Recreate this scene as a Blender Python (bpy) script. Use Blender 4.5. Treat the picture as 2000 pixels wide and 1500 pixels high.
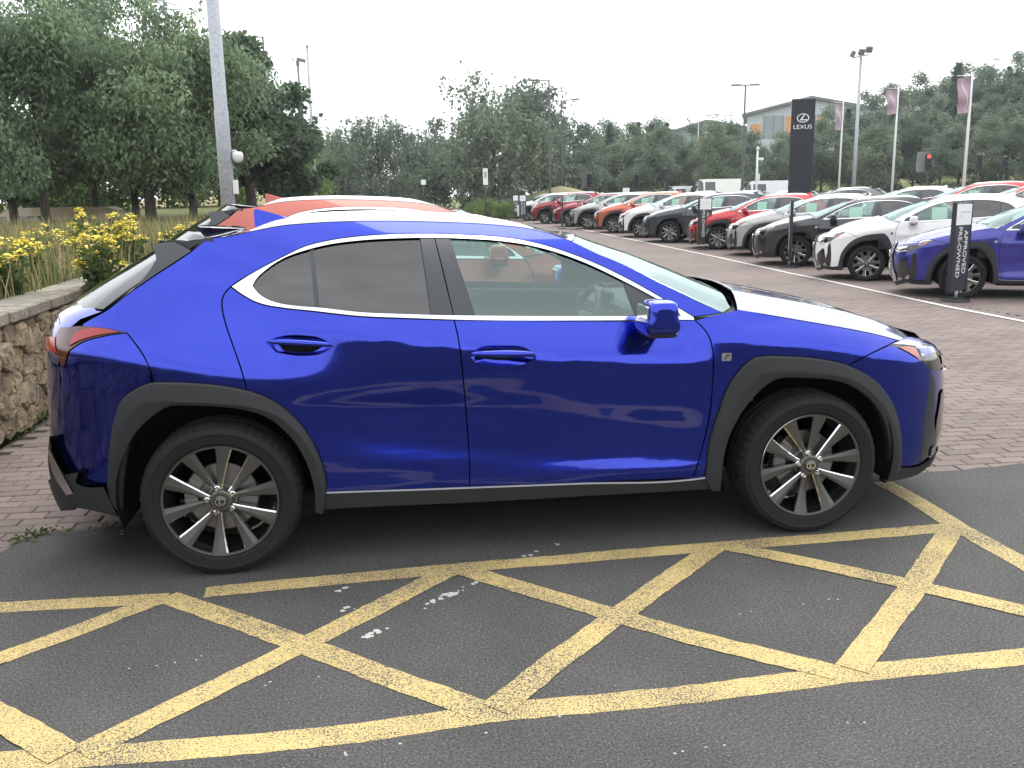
import bpy, bmesh, math, random
import numpy as np
from mathutils import Vector, Matrix
from mathutils.geometry import delaunay_2d_cdt

for o in list(bpy.data.objects):
    bpy.data.objects.remove(o, do_unlink=True)
scene = bpy.context.scene
COL = scene.collection

# ------------------------------------------------------------------ camera
CAM = np.array([-0.62542, -3.85847, 1.58756])
YAW, PITCH, ROLL, FPX = -0.14361, -0.20459, -0.01663, 1800.0
def cam_axes():
    cy, sy = math.cos(YAW), math.sin(YAW)
    f = np.array([-sy*math.cos(PITCH), cy*math.cos(PITCH), math.sin(PITCH)])
    r = np.array([cy, sy, 0.0]); u = np.cross(r, f)
    c, s = math.cos(ROLL), math.sin(ROLL)
    return c*r+s*u, -s*r+c*u, f
AR_, AU_, AF_ = cam_axes()
cam_data = bpy.data.cameras.new('camera')
cam_data.sensor_width = 36.0
cam_data.lens = FPX/2000*36.0
cam_data.clip_start = 0.05
cam_data.clip_end = 3000
cam = bpy.data.objects.new('camera', cam_data)
COL.objects.link(cam)
m = Matrix.Identity(4)
for i in range(3):
    m[i][0], m[i][1], m[i][2], m[i][3] = AR_[i], AU_[i], -AF_[i], CAM[i]
cam.matrix_world = m
scene.camera = cam
scene.render.resolution_x, scene.render.resolution_y = 1024, 768

# ------------------------------------------------------------------ overcast daylight
SUN_EL, SUN_AZ = math.radians(62), math.radians(28)   # azimuth: compass style, from +Y clockwise
world = bpy.data.worlds.new('World'); scene.world = world
world.use_nodes = True
wn, wl = world.node_tree.nodes, world.node_tree.links
wn.clear()
sky = wn.new('ShaderNodeTexSky'); sky.sky_type = 'NISHITA'; sky.sun_disc = False
sky.sun_elevation = SUN_EL; sky.sun_rotation = SUN_AZ
sky.dust_density = 3.0; sky.ozone_density = 1.0; sky.air_density = 1.0
hs = wn.new('ShaderNodeHueSaturation'); hs.inputs['Saturation'].default_value = 0.12
wl.new(sky.outputs['Color'], hs.inputs['Color'])
cl = wn.new('ShaderNodeMix'); cl.data_type = 'RGBA'          # an even cloud deck over the clear-sky gradient
cl.inputs[0].default_value = 0.72
cl.inputs[7].default_value = (12.6, 13.0, 13.4, 1)
tcw = wn.new('ShaderNodeTexCoord'); mpw = wn.new('ShaderNodeMapping'); mpw.inputs['Scale'].default_value = (1.2, 1.2, 3.5)
nzw = wn.new('ShaderNodeTexNoise'); nzw.inputs['Scale'].default_value = 2.2; nzw.inputs['Detail'].default_value = 6; nzw.inputs['Roughness'].default_value = .6
wl.new(tcw.outputs['Generated'], mpw.inputs[0]); wl.new(mpw.outputs[0], nzw.inputs[0])
rpw = wn.new('ShaderNodeMapRange'); rpw.inputs['From Min'].default_value = .3; rpw.inputs['From Max'].default_value = .7
rpw.inputs['To Min'].default_value = .78; rpw.inputs['To Max'].default_value = 1.14
wl.new(nzw.outputs[0], rpw.inputs[0])
vmw = wn.new('ShaderNodeVectorMath'); vmw.operation = 'SCALE'
vmw.inputs[0].default_value = (12.6, 13.0, 13.4); wl.new(rpw.outputs[0], vmw.inputs[3])
wl.new(vmw.outputs[0], cl.inputs[7])
wl.new(hs.outputs['Color'], cl.inputs[6])
bg = wn.new('ShaderNodeBackground'); bg.inputs['Strength'].default_value = 0.10
wl.new(cl.outputs[2], bg.inputs['Color'])
wo = wn.new('ShaderNodeOutputWorld'); wl.new(bg.outputs[0], wo.inputs['Surface'])

sun_d = bpy.data.lights.new('sun', 'SUN'); sun_d.energy = 1.3; sun_d.angle = math.radians(48)
sun_d.color = (1.0, 0.965, 0.91)
sun = bpy.data.objects.new('sun', sun_d); COL.objects.link(sun)
sdir = Vector((math.sin(SUN_AZ)*math.cos(SUN_EL), math.cos(SUN_AZ)*math.cos(SUN_EL), math.sin(SUN_EL)))
sun.rotation_euler = sdir.to_track_quat('Z', 'Y').to_euler()
sun.location = sdir*60

scene.render.engine = 'CYCLES'
scene.view_settings.view_transform = 'Standard'
scene.view_settings.look = 'None'
scene.view_settings.exposure = 1.0
scene.view_settings.gamma = 1.0
scene.view_settings.use_curve_mapping = False
scene.cycles.max_bounces = 8
scene.cycles.transparent_max_bounces = 24
scene.cycles.transmission_bounces = 8
scene.cycles.caustics_reflective = False
scene.cycles.caustics_refractive = False

# ------------------------------------------------------------------ helpers
def ray(px):
    return AF_ + AR_*(px[0]-1000)/FPX + AU_*(750-px[1])/FPX
def at_y(px, y):
    d = ray(px); return CAM + d*((y-CAM[1])/d[1])
def at_x(px, x):
    d = ray(px); return CAM + d*((x-CAM[0])/d[0])
def at_z(px, z=0.0):
    d = ray(px); return CAM + d*((z-CAM[2])/d[2])
def at_d(px, dist):
    d = ray(px); h = math.hypot(d[0], d[1]); return CAM + d*(dist/h)

def tag(o, label=None, cat=None, group=None, kind=None):
    if label: o['label'] = label
    if cat: o['category'] = cat
    if group: o['group'] = group
    if kind: o['kind'] = kind
    return o
def empty(name, loc=(0,0,0), rz=0.0, parent=None):
    o = bpy.data.objects.new(name, None); COL.objects.link(o)
    o.empty_display_size = 0.2
    o.location = loc; o.rotation_euler = (0, 0, rz)
    if parent: o.parent = parent
    return o
def link(name, me, mats=None, parent=None):
    if mats is not None:
        for mt in (mats if isinstance(mats, (list, tuple)) else [mats]):
            me.materials.append(mt)
    o = bpy.data.objects.new(name, me); COL.objects.link(o)
    if parent: o.parent = parent
    return o
def copy_tree(o, parent=None, swap=None):
    c = o.copy(); COL.objects.link(c); c.parent = parent
    if swap and c.type == 'MESH':
        for s in c.material_slots:
            if s.material and s.material.name in swap:
                mt = swap[s.material.name]
                s.link = 'OBJECT'; s.material = mt
    for ch in list(o.children): copy_tree(ch, c, swap)
    return c
def smooth01(a, b, x):
    t = np.clip((np.asarray(x, float)-a)/(b-a), 0, 1); return t*t*(3-2*t)

class MB:
    """collects faces of one mesh"""
    def __init__(s): s.v, s.f, s.m, s.sm = [], [], [], []
    def add(s, verts, faces, mi=0, smooth=False):
        b = len(s.v); s.v += [tuple(map(float, p)) for p in verts]
        for f in faces:
            s.f.append(tuple(i+b for i in f)); s.m.append(mi); s.sm.append(smooth)
    def box(s, c, d, mi=0, rot=None, bev=0.0):
        x, y, z = d[0]/2, d[1]/2, d[2]/2
        if bev <= 0:
            P = [(-x,-y,-z),(x,-y,-z),(x,y,-z),(-x,y,-z),(-x,-y,z),(x,-y,z),(x,y,z),(-x,y,z)]
            F = [(0,3,2,1),(4,5,6,7),(0,1,5,4),(1,2,6,5),(2,3,7,6),(3,0,4,7)]
        else:
            b = min(bev, x*.9, y*.9, z*.9); P = []
            for zz, ins in ((-z, b), (-z+b, 0), (z-b, 0), (z, b)):
                X, Y = x-ins, y-ins
                cx = b*.6
                P += [(-X+cx,-Y,zz),(X-cx,-Y,zz),(X,-Y+cx,zz),(X,Y-cx,zz),(X-cx,Y,zz),(-X+cx,Y,zz),(-X,Y-cx,zz),(-X,-Y+cx,zz)]
            F = [tuple(range(7,-1,-1)), tuple(range(24,32))]
            for l in range(3):
                for i in range(8):
                    j = (i+1) % 8; F.append((l*8+i, l*8+j, l*8+8+j, l*8+8+i))
        if rot is not None: P = [tuple(rot @ Vector(p)) for p in P]
        s.add([(p[0]+c[0], p[1]+c[1], p[2]+c[2]) for p in P], F, mi)
    def tube(s, pts, rad, n=8, mi=0, caps=True, smooth=True):
        pts = [Vector(p) for p in pts]; k = len(pts)
        if not isinstance(rad, (list, tuple)): rad = [rad]*k
        V = []; prev = None
        for i, p in enumerate(pts):
            t = (pts[min(i+1, k-1)]-pts[max(i-1, 0)]).normalized()
            if prev is None:
                a = Vector((0,0,1)) if abs(t.z) < .9 else Vector((1,0,0))
                n1 = t.cross(a).normalized()
            else:
                n1 = (prev - t*prev.dot(t)).normalized()
            prev = n1; n2 = t.cross(n1)
            for j in range(n):
                a = 2*math.pi*j/n
                V.append(p + (n1*math.cos(a)+n2*math.sin(a))*rad[i])
        F = []
        for i in range(k-1):
            for j in range(n):
                j2 = (j+1) % n; F.append((i*n+j, i*n+j2, (i+1)*n+j2, (i+1)*n+j))
        s.add(V, F, mi, smooth)
        if caps:
            b = len(s.v)-k*n
            s.f.append(tuple(b+j for j in range(n-1,-1,-1))); s.m.append(mi); s.sm.append(False)
            s.f.append(tuple(b+(k-1)*n+j for j in range(n))); s.m.append(mi); s.sm.append(False)
    def lathe(s, prof, n=32, axis='z', mi=0, smooth=True, c=(0,0,0), a0=0.0):
        V = []
        for (r, h) in prof:
            for j in range(n):
                a = 2*math.pi*j/n+a0; x, y = r*math.cos(a), r*math.sin(a)
                V.append({'z': (x,y,h), 'y': (x,h,y), 'x': (h,x,y)}[axis])
        F = []
        for i in range(len(prof)-1):
            for j in range(n):
                j2 = (j+1) % n; F.append((i*n+j, i*n+j2, (i+1)*n+j2, (i+1)*n+j))
        s.add([(p[0]+c[0],p[1]+c[1],p[2]+c[2]) for p in V], F, mi, smooth)
    def grid(s, rows, mi=0, smooth=True, closed=False):
        n = len(rows[0]); V = [p for r in rows for p in r]; F = []
        for i in range(len(rows)-1):
            for j in range(n if closed else n-1):
                j2 = (j+1) % n
                F.append((i*n+j, i*n+j2, (i+1)*n+j2, (i+1)*n+j))
        s.add(V, F, mi, smooth)
    def prism(s, poly, y0, y1, mi=0, axis='y'):
        n = len(poly)
        def P(p, h): return {'y': (p[0], h, p[1]), 'z': (p[0], p[1], h), 'x': (h, p[0], p[1])}[axis]
        V = [P(p, y0) for p in poly]+[P(p, y1) for p in poly]
        F = [tuple(range(n)), tuple(range(2*n-1, n-1, -1))]+[(i, i+n, (i+1) % n+n, (i+1) % n) for i in range(n)]
        s.add(V, F, mi)
    def mesh(s, name, fix=True, sharp=None):
        me = bpy.data.meshes.new(name)
        me.from_pydata(s.v, [], s.f)
        me.polygons.foreach_set('material_index', s.m)
        me.polygons.foreach_set('use_smooth', s.sm)
        if fix:
            bm = bmesh.new(); bm.from_mesh(me)
            bmesh.ops.recalc_face_normals(bm, faces=bm.faces)
            bm.to_mesh(me); bm.free()
        if sharp is not None: me.set_sharp_from_angle(angle=math.radians(sharp))
        me.update()
        return me
    def build(s, name, mats, parent=None, fix=True, sharp=None):
        return link(name, s.mesh(name, fix, sharp), mats, parent)

# ------------------------------------------------------------------ materials
def mat(name, col, rough=.5, metal=0.0, coat=0.0, coat_rough=.03, spec=.5, **kw):
    mt = bpy.data.materials.new(name); mt.use_nodes = True
    b = mt.node_tree.nodes['Principled BSDF']
    b.inputs['Base Color'].default_value = (*col, 1)
    b.inputs['Roughness'].default_value = rough
    b.inputs['Metallic'].default_value = metal
    b.inputs['Coat Weight'].default_value = coat
    b.inputs['Coat Roughness'].default_value = coat_rough
    b.inputs['Specular IOR Level'].default_value = spec
    for k, v in kw.items(): b.inputs[k.replace('_', ' ')].default_value = v
    return mt
def N(mt, typ, **kw):
    n = mt.node_tree.nodes.new(typ)
    for k, v in kw.items(): setattr(n, k, v)
    return n
def L(mt, a, b): mt.node_tree.links.new(a, b)
def bsdf(mt): return mt.node_tree.nodes['Principled BSDF']
def noise(mt, scale, detail=4, rough=.55, coord='Object', vec=None, mapping=None):
    if vec is None:
        tc = N(mt, 'ShaderNodeTexCoord'); vec = tc.outputs[coord]
    if mapping:
        mp = N(mt, 'ShaderNodeMapping'); mp.inputs['Scale'].default_value = mapping
        L(mt, vec, mp.inputs[0]); vec = mp.outputs[0]
    nz = N(mt, 'ShaderNodeTexNoise'); nz.inputs['Scale'].default_value = scale
    nz.inputs['Detail'].default_value = detail; nz.inputs['Roughness'].default_value = rough
    L(mt, vec, nz.inputs['Vector']); return nz.outputs[0]
def ramp(mt, fac, stops):
    r = N(mt, 'ShaderNodeValToRGB'); cr = r.color_ramp
    while len(cr.elements) < len(stops): cr.elements.new(.5)
    for e, (p, c) in zip(cr.elements, stops):
        e.position = p; e.color = (*c, 1) if len(c) == 3 else c
    L(mt, fac, r.inputs[0]); return r.outputs[0]
def mixc(mt, fac, a, b, mode='MIX'):
    x = N(mt, 'ShaderNodeMix', data_type='RGBA', blend_type=mode)
    for s, v in ((0, fac), (6, a), (7, b)):
        if hasattr(v, 'is_linked'): L(mt, v, x.inputs[s])
        elif isinstance(v, (int, float)): x.inputs[s].default_value = v
        else: x.inputs[s].default_value = (*v, 1)
    return x.outputs[2]
def bump(mt, h, dist=.01, strength=.5):
    b = N(mt, 'ShaderNodeBump'); b.inputs['Distance'].default_value = dist
    b.inputs['Strength'].default_value = strength
    L(mt, h, b.inputs['Height']); L(mt, b.outputs[0], bsdf(mt).inputs['Normal'])
# ================================================================== car body surface (metres, car frame: x forward, y left, z up)
YC = 0.905
WX = 1.32           # half wheelbase
WZ = 0.33           # wheel centre height
PC = {}
def pchip(x, xs, ys):
    key = (tuple(xs), tuple(ys)); x = np.asarray(x, float)
    if key not in PC:
        xs, ys = np.asarray(xs, float), np.asarray(ys, float)
        h = np.diff(xs); d = np.diff(ys)/h; m = np.zeros_like(ys)
        m[0], m[-1] = d[0], d[-1]
        for i in range(1, len(xs)-1):
            if d[i-1]*d[i] > 0:
                w1, w2 = 2*h[i]+h[i-1], h[i]+2*h[i-1]
                m[i] = (w1+w2)/(w1/d[i-1]+w2/d[i])
        PC[key] = (xs, ys, h, m)
    xs, ys, h, m = PC[key]
    xc = np.minimum(np.maximum(x, xs[0]), xs[-1]); k = np.minimum(np.maximum(np.searchsorted(xs, xc)-1, 0), len(h)-1)
    t = (xc-xs[k])/h[k]
    return ((1+2*t)*(1-t)**2*ys[k]+t*(1-t)**2*h[k]*m[k]+t*t*(3-2*t)*ys[k+1]+t*t*(t-1)*h[k]*m[k+1]
            + np.where(x < xs[0], (x-xs[0])*m[0], 0)+np.where(x > xs[-1], (x-xs[-1])*m[-1], 0))
def smin(a, b, k=.006):
    h = np.clip(.5+.5*(b-a)/k, 0, 1); return b*(1-h)+a*h-k*h*(1-h)
LOW_Z = [.10,.18,.26,.33,.46,.60,.75,.90,1.10]
def w_low(x, z):
    zm = pchip(x, [-1.3,-1.095,-.837,-.295,.274,.844,1.3], [1.085,1.062,1.025,.945,.856,.832,.82])
    lm = lambda q: pchip(q, LOW_Z, [.81,.842,.862,.865,.853,.8525,.869,.891,.903])
    zs = z+.15*(x-.05)*smooth01(.33, .45, z)*(1-smooth01(.62, .80, z))
    M = smin(lm(zs), lm(zm)-.34*(z-zm)-.25*np.maximum(z-zm, 0)**2)
    zr = pchip(x, [-2.1,-1.856,-1.564,-1.183,-.722], [.985,.975,.928,.857,.814])
    lr = lambda q: pchip(q, [.1,.2,.35,.5,.7,.85,1.0], [.80,.85,.874,.880,.889,.903,.912])
    R = smin(lr(z), lr(zr)-.33*(z-zr)-.12*np.maximum(z-zr, 0)**2, .012)
    zf = pchip(x, [.6,.735,1.084,1.386,1.561,1.8,2.0], [.955,.947,.906,.87,.835,.80,.79])
    lf = lambda q: pchip(q, [.1,.2,.35,.5,.7,.85,1.0], [.80,.85,.872,.876,.880,.893,.908])
    d = np.maximum(z-zf, 0)
    F = smin(lf(z), lf(zf)-.36*(z-zf)-3.2*d**2, .010)
    sr = 1-smooth01(-1.18, -.58, x); sf = smooth01(.66, .98, x)
    return M+sr*(R-M)+sf*(F-M)
def z_belt(x): return pchip(x, [-1.6,-1.25,-1.0,-.7,-.3,.5,.8,1.2], [1.28,1.20,1.135,1.09,1.057,1.026,1.016,1.01])
def w_base(x, z):
    zb = z_belt(x); lo = w_low(x, np.minimum(z, zb)); d = np.maximum(z-zb, 0)
    lo = lo + np.where(z < zb, 0, 0)
    q = smooth01(-1.7, -1.1, x)
    k1 = .45; k2 = .62 + .25*q
    return lo-k1*d-k2*d*d
def x_front(z): return pchip(z, [.1,.25,.4,.6,.75,.85,.95,1.15], [2.19,2.28,2.31,2.305,2.27,2.19,2.08,1.95])
def x_rear(z): return pchip(z, [.1,.3,.5,.7,.9,1.0,1.1,1.25,1.4,1.6], [-2.06,-2.145,-2.165,-2.15,-2.13,-2.11,-2.06,-1.95,-1.83,-1.7])
def W(x, z):
    x = np.asarray(x, float); z = np.asarray(z, float)
    b = w_base(np.clip(x, -2.3, 2.0), z)
    tf = np.clip((x-1.25)/(x_front(z)-1.25), 0, .99995); tr = np.clip((-1.05-x)/(-1.05-x_rear(z)), 0, .99995)
    return b*(1-tf**3.0)**(1/3.0)*(1-tr**3.4)**(1/3.4)
def SS(pts):
    """pixels of the photograph -> (x, z) where their rays meet the near body side"""
    D = np.array([ray(p) for p in pts]); y = np.full(len(pts), .03)
    for i in range(14):
        P = CAM+D*((y-CAM[1])/D[:, 1])[:, None]; y = .45*y+.55*(YC-W(P[:, 0], P[:, 2]))
    return [(p[0], p[2]) for p in P]
def S(px): return SS([px])[0]
def _bis(y, z, x0, x1):
    lo = np.full_like(y, x0); hi = x1+0*y
    for i in range(24):
        mid = (lo+hi)/2; ok = W(mid, z) > np.abs(y)
        lo = np.where(ok, mid, lo); hi = np.where(ok, hi, mid)
    return (lo+hi)/2
def sf_side(side): return (lambda a, b: np.stack([a, side*W(a, b), b], -1)), np.array([0, side, 0.])
SF_FRONT = (lambda a, b: np.stack([_bis(a, b, 1.2, x_front(b)), a, b], -1)), np.array([1, 0, 0.])
SF_REAR = (lambda a, b: np.stack([_bis(a, b, -1.0, x_rear(b)), a, b], -1)), np.array([-1, 0, 0.])

def surf_pts(sf, ab, off=0.0):
    fn, out = sf; ab = np.asarray(ab, float); a, b = ab[:, 0], ab[:, 1]; e = .002
    p = fn(a, b); da = fn(a+e, b)-fn(a-e, b); db = fn(a, b+e)-fn(a, b-e)
    n = np.cross(da, db); n /= np.maximum(np.linalg.norm(n, axis=1, keepdims=True), 1e-12)
    n *= np.where((n@out) < 0, -1, 1)[:, None]
    return p+n*off, n
def curve(pts, step=.025, closed=False, corner=34):
    pts = [np.array(p, float) for p in pts]; n = len(pts); out = []
    def seg(i): return pts[(i+1) % n]-pts[i]
    tan = []
    for i in range(n):
        if not closed and i in (0, n-1):
            tan.append((seg(0), seg(0)) if i == 0 else (seg(n-2), seg(n-2))); continue
        a, b = seg((i-1) % n), seg(i)
        la, lb = np.linalg.norm(a)+1e-9, np.linalg.norm(b)+1e-9
        ang = math.degrees(math.acos(np.clip((a/la)@(b/lb), -1, 1)))
        if ang > corner: tan.append((a, b))
        else:
            t = (a/la*lb+b/lb*la); t = t/(np.linalg.norm(t)+1e-9); tan.append((t*la, t*lb))
    for i in range(n if closed else n-1):
        p, q = pts[i], pts[(i+1) % n]; l = np.linalg.norm(q-p)
        k = max(1, int(math.ceil(l/step)))
        t0 = tan[i][1]; t0 = t0/(np.linalg.norm(t0)+1e-9)*l
        t1 = tan[(i+1) % n][0]; t1 = t1/(np.linalg.norm(t1)+1e-9)*l
        for j in range(k):
            t = j/k
            out.append((2*t**3-3*t**2+1)*p+(t**3-2*t**2+t)*t0+(-2*t**3+3*t**2)*q+(t**3-t**2)*t1)
    if not closed: out.append(pts[-1])
    return np.array(out)
def area2(p): return .5*np.sum(p[:, 0]*np.roll(p[:, 1], -1)-np.roll(p[:, 0], -1)*p[:, 1])
def inset(p, g):
    if area2(p) < 0: p = p[::-1]
    a = p-np.roll(p, 1, 0); b = np.roll(p, -1, 0)-p
    a /= np.linalg.norm(a, axis=1, keepdims=True)+1e-12; b /= np.linalg.norm(b, axis=1, keepdims=True)+1e-12
    na = np.stack([-a[:, 1], a[:, 0]], 1); nb = np.stack([-b[:, 1], b[:, 0]], 1)
    m = na+nb; m /= np.linalg.norm(m, axis=1, keepdims=True)+1e-12
    c = np.clip(np.sum(m*na, 1), .5, 1)
    return p+m*(g/c)[:, None]
def inside(poly, q):
    x, y = q[:, 0], q[:, 1]; r = np.zeros(len(q), bool)
    x0, y0 = poly[:, 0], poly[:, 1]; x1, y1 = np.roll(x0, -1), np.roll(y0, -1)
    for a, b, c, d in zip(x0, y0, x1, y1):
        cond = (b > y) != (d > y)
        if b != d: r ^= cond & (x < (c-a)*(y-b)/(d-b)+a)
    return r
def clip(poly, p, q, keep):
    """half-plane clip of polygon by line p->q; keep=+1 keeps the side of larger x"""
    p, q = np.array(p), np.array(q); d = q-p; nrm = np.array([d[1], -d[0]])
    if nrm[0]*keep < 0: nrm = -nrm
    out = []; n = len(poly)
    for i in range(n):
        a, b = poly[i], poly[(i+1) % n]; da, db = (a-p)@nrm, (b-p)@nrm
        if da >= 0: out.append(a)
        if da*db < 0: out.append(a+(b-a)*da/(da-db))
    return np.array(out)
def warp_pts(P, warp):
    return P if warp is None else warp(P)
def panel(name, sf, poly, mats, parent, off=0.0, gap=.003, depth=.014, holes=(), step=.035, warp=None, rim_mi=0, raw=False, dome=0.0):
    poly = np.asarray(poly) if raw else curve(poly, closed=True)
    poly = inset(np.array(poly), gap)
    hs_ = [np.asarray(h) for h in holes]
    lo, hi = poly.min(0), poly.max(0)
    nx, ny = [max(1, int(round(k))) for k in (hi-lo)/step]
    gx, gy = np.meshgrid(np.linspace(lo[0], hi[0], nx+1), np.linspace(lo[1], hi[1], ny+1))
    g = np.stack([gx.ravel(), gy.ravel()], 1); g += np.random.RandomState(3).uniform(-.002, .002, g.shape)
    ok = inside(poly, g)
    for h in hs_: ok &= ~inside(h, g)
    bd = np.vstack([poly]+hs_)
    g = g[ok]
    if len(g):
        dmin = np.full(len(g), 9.)
        for i in range(0, len(bd), 400):
            dmin = np.minimum(dmin, np.min(np.linalg.norm(g[:, None]-bd[None, i:i+400], axis=2), axis=1))
        g = g[dmin > step*.3]
    pts = np.vstack([bd, g]); edges = []; b = 0
    loops = [poly]+hs_
    for lp in loops:
        n = len(lp); edges += [(b+i, b+(i+1) % n) for i in range(n)]; b += n
    r = delaunay_2d_cdt([Vector(p) for p in pts], edges, [], 0, 1e-6)
    V2 = np.array([tuple(v) for v in r[0]]); T = [tuple(f) for f in r[2]]
    cen = np.array([V2[list(t)].mean(0) for t in T])
    keep = inside(poly, cen)
    for h in hs_: keep &= ~inside(h, cen)
    T = [t for t, k in zip(T, keep) if k]
    P, Nn = surf_pts(sf, V2, off)
    if dome:
        dm = np.full(len(V2), 9.)
        for i in range(0, len(bd), 400):
            dm = np.minimum(dm, np.min(np.linalg.norm(V2[:, None]-bd[None, i:i+400], axis=2), axis=1))
        P = P+Nn*(dome*np.clip(dm/.02, 0, 1))[:, None]
    v0 = len(P); allP, allN = [P], [Nn]; F = []; mi = []
    a, bb, c = P[T[0][0]], P[T[0][1]], P[T[0][2]]
    flip = np.dot(np.cross(bb-a, c-a), Nn[T[0][0]]) < 0
    for t in T: F.append(t[::-1] if flip else t); mi.append(0)
    base = v0
    for li, lp in enumerate(loops):
        n = len(lp); Q, M = surf_pts(sf, lp, off); Q2, _ = surf_pts(sf, lp, off-depth)
        ctr = Q.mean(0); e = Q-ctr
        tn = np.roll(Q, -1, 0)-np.roll(Q, 1, 0); sn = np.cross(tn, M); sn /= np.linalg.norm(sn, axis=1, keepdims=True)+1e-12
        allP += [Q, Q2]; allN += [sn, sn]
        for i in range(n):
            j = (i+1) % n; F.append((base+i, base+j, base+n+j, base+n+i)); mi.append(rim_mi)
        base += 2*n
    A = warp_pts(np.vstack(allP), warp); NN = np.vstack(allN)
    me = bpy.data.meshes.new(name); me.from_pydata(A.tolist(), [], F)
    me.polygons.foreach_set('material_index', mi)
    me.polygons.foreach_set('use_smooth', [True]*len(F))
    if warp is None and not dome: me.normals_split_custom_set_from_vertices(NN.tolist())
    else: me.set_sharp_from_angle(angle=math.radians(40))
    me.update()
    return link(name, me, mats, parent)
def strip(name, rows, mats, parent, warp=None, sharp=30, fix=True):
    mb = MB(); mb.grid([warp_pts(np.asarray(r), warp) for r in rows]); return mb.build(name, mats, parent, fix, sharp)
def resample(c, n):
    c = np.asarray(c); d = np.r_[0, np.cumsum(np.linalg.norm(np.diff(c, axis=0), axis=1))]
    t = np.linspace(0, d[-1], n); return np.stack([np.interp(t, d, c[:, k]) for k in range(c.shape[1])], 1)

# ------------------------------------------------------------------ car materials
def paint(name, col, flake=.35, rough=.32, metal=.55):
    mt = mat(name, col, rough, metal, 1.0, .012)
    nz = noise(mt, 900, 1, .5)
    c = mixc(mt, flake, col, mixc(mt, nz, tuple(k*.55 for k in col), tuple(min(1, k*1.5+.01) for k in col)))
    L(mt, c, bsdf(mt).inputs['Base Color'])
    return mt
PAINT = {
 'blue': paint('blue paint', (.003, .020, .38), .3, .15, .97), 'white': mat('white paint', (.70,.70,.69), .35, 0, 1, .02), 'black': mat('black paint', (.012,.013,.016), .3, .2, 1, .02),
 'silver': paint('silver paint', (.36,.36,.35)), 'red': mat('red paint', (.50,.018,.022), .35, .15, 1, .02), 'dark_red': paint('dark red paint', (.26,.012,.03)),
 'copper': paint('copper paint', (.50,.12,.065)), 'navy': mat('navy paint', (.02,.03,.045), .3, .2, 1, .02), 'coral': paint('coral paint', (.34,.058,.034), .2, .45),
 'grey': paint('grey paint', (.14,.145,.15)), 'violet': paint('violet blue paint', (.022,.022,.24)), }
PAINT['coral'].node_tree.nodes['Principled BSDF'].inputs['Metallic'].default_value = .25
M_CLAD = mat('charcoal cladding plastic', (.018,.019,.021), .58, spec=.38)
bump(M_CLAD, noise(M_CLAD, 1500, 2), .0004, .3)
M_GAP = mat('black void', (.004,.004,.005), .9, spec=.1)
M_GLOSSBLK = mat('gloss black trim', (.008,.008,.010), .12, 0, 1, .02)
M_PILLAR = mat('satin black pillar', (.035,.038,.043), .28)
M_CHROME = mat('satin chrome', (.78,.79,.80), .14, 1)
M_SILLSTRIP = mat('dull grey strip', (.22,.22,.23), .4, .4)
M_RAIL = mat('silver rail', (.62,.63,.64), .28, 1)
M_RUBBER = mat('tyre rubber', (.010,.010,.011), .75, spec=.28)
bump(M_RUBBER, noise(M_RUBBER, 60, 3), .002, .2)
M_ALLOY = mat('dark grey alloy', (.115,.112,.108), .34, .72)
M_BRIGHT = mat('machined alloy', (.72,.71,.70), .16, 1)
M_STEEL = mat('brake steel', (.23,.22,.21), .45, .9)
M_INT = mat('grey cabin trim', (.065,.075,.075), .7)
M_SEAT = mat('dark seat leather', (.045,.05,.05), .55)
M_INTLT = mat('pale cabin lining', (.30,.31,.29), .8)
M_RED = mat('red lamp lens', (.30,.005,.004), .15, 0, .5, .02)
M_REDDK = mat('dark red lamp lens', (.055,.003,.003), .12, 0, .6, .02)
M_AMBER = mat('amber reflector', (.42,.075,.015), .2, 0, 1, .02)
M_LAMP = mat('clear lamp optics', (.55,.57,.58), .12, .8, 1, .02)
M_PLATE = mat('yellow number plate', (.75,.55,.04), .4)
M_WPLATE = mat('white plate', (.75,.75,.73), .4)
M_PAPER = mat('pale green price sheet', (.52,.66,.55), .6)
def glass(name, tint, spec=1.45, base=.0, gl=(1,1,1)):
    mt = bpy.data.materials.new(name); mt.use_nodes = True; nt = mt.node_tree
    nt.nodes.clear()
    o = nt.nodes.new('ShaderNodeOutputMaterial'); mx = nt.nodes.new('ShaderNodeMixShader')
    t = nt.nodes.new('ShaderNodeBsdfTransparent'); t.inputs[0].default_value = (*tint, 1)
    g = nt.nodes.new('ShaderNodeBsdfGlossy'); g.inputs['Roughness'].default_value = .01; g.inputs[0].default_value = (*gl,1)
    lw = nt.nodes.new('ShaderNodeLayerWeight'); lw.inputs[0].default_value = .5      # thin pane: same from both sides
    fr = nt.nodes.new('ShaderNodeMath'); fr.operation = 'POWER'; fr.inputs[1].default_value = 4.6
    nt.links.new(lw.outputs['Facing'], fr.inputs[0])
    ad = nt.nodes.new('ShaderNodeMath'); ad.operation = 'MULTIPLY_ADD'; ad.inputs[1].default_value = .9-base; ad.inputs[2].default_value = base+.045
    nt.links.new(fr.outputs[0], ad.inputs[0]); nt.links.new(ad.outputs[0], mx.inputs[0])
    nt.links.new(t.outputs[0], mx.inputs[1]); nt.links.new(g.outputs[0], mx.inputs[2]); nt.links.new(mx.outputs[0], o.inputs[0])
    return mt
M_GLASS = glass('green tinted window glass', (.62,.74,.70), 1.6, .075, (.82,1,.97))
M_PRIV = glass('dark privacy glass', (.045,.05,.058), 1.6, .055)
M_COVER = glass('clear lamp cover', (.92,.93,.93), 1.5)

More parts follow.
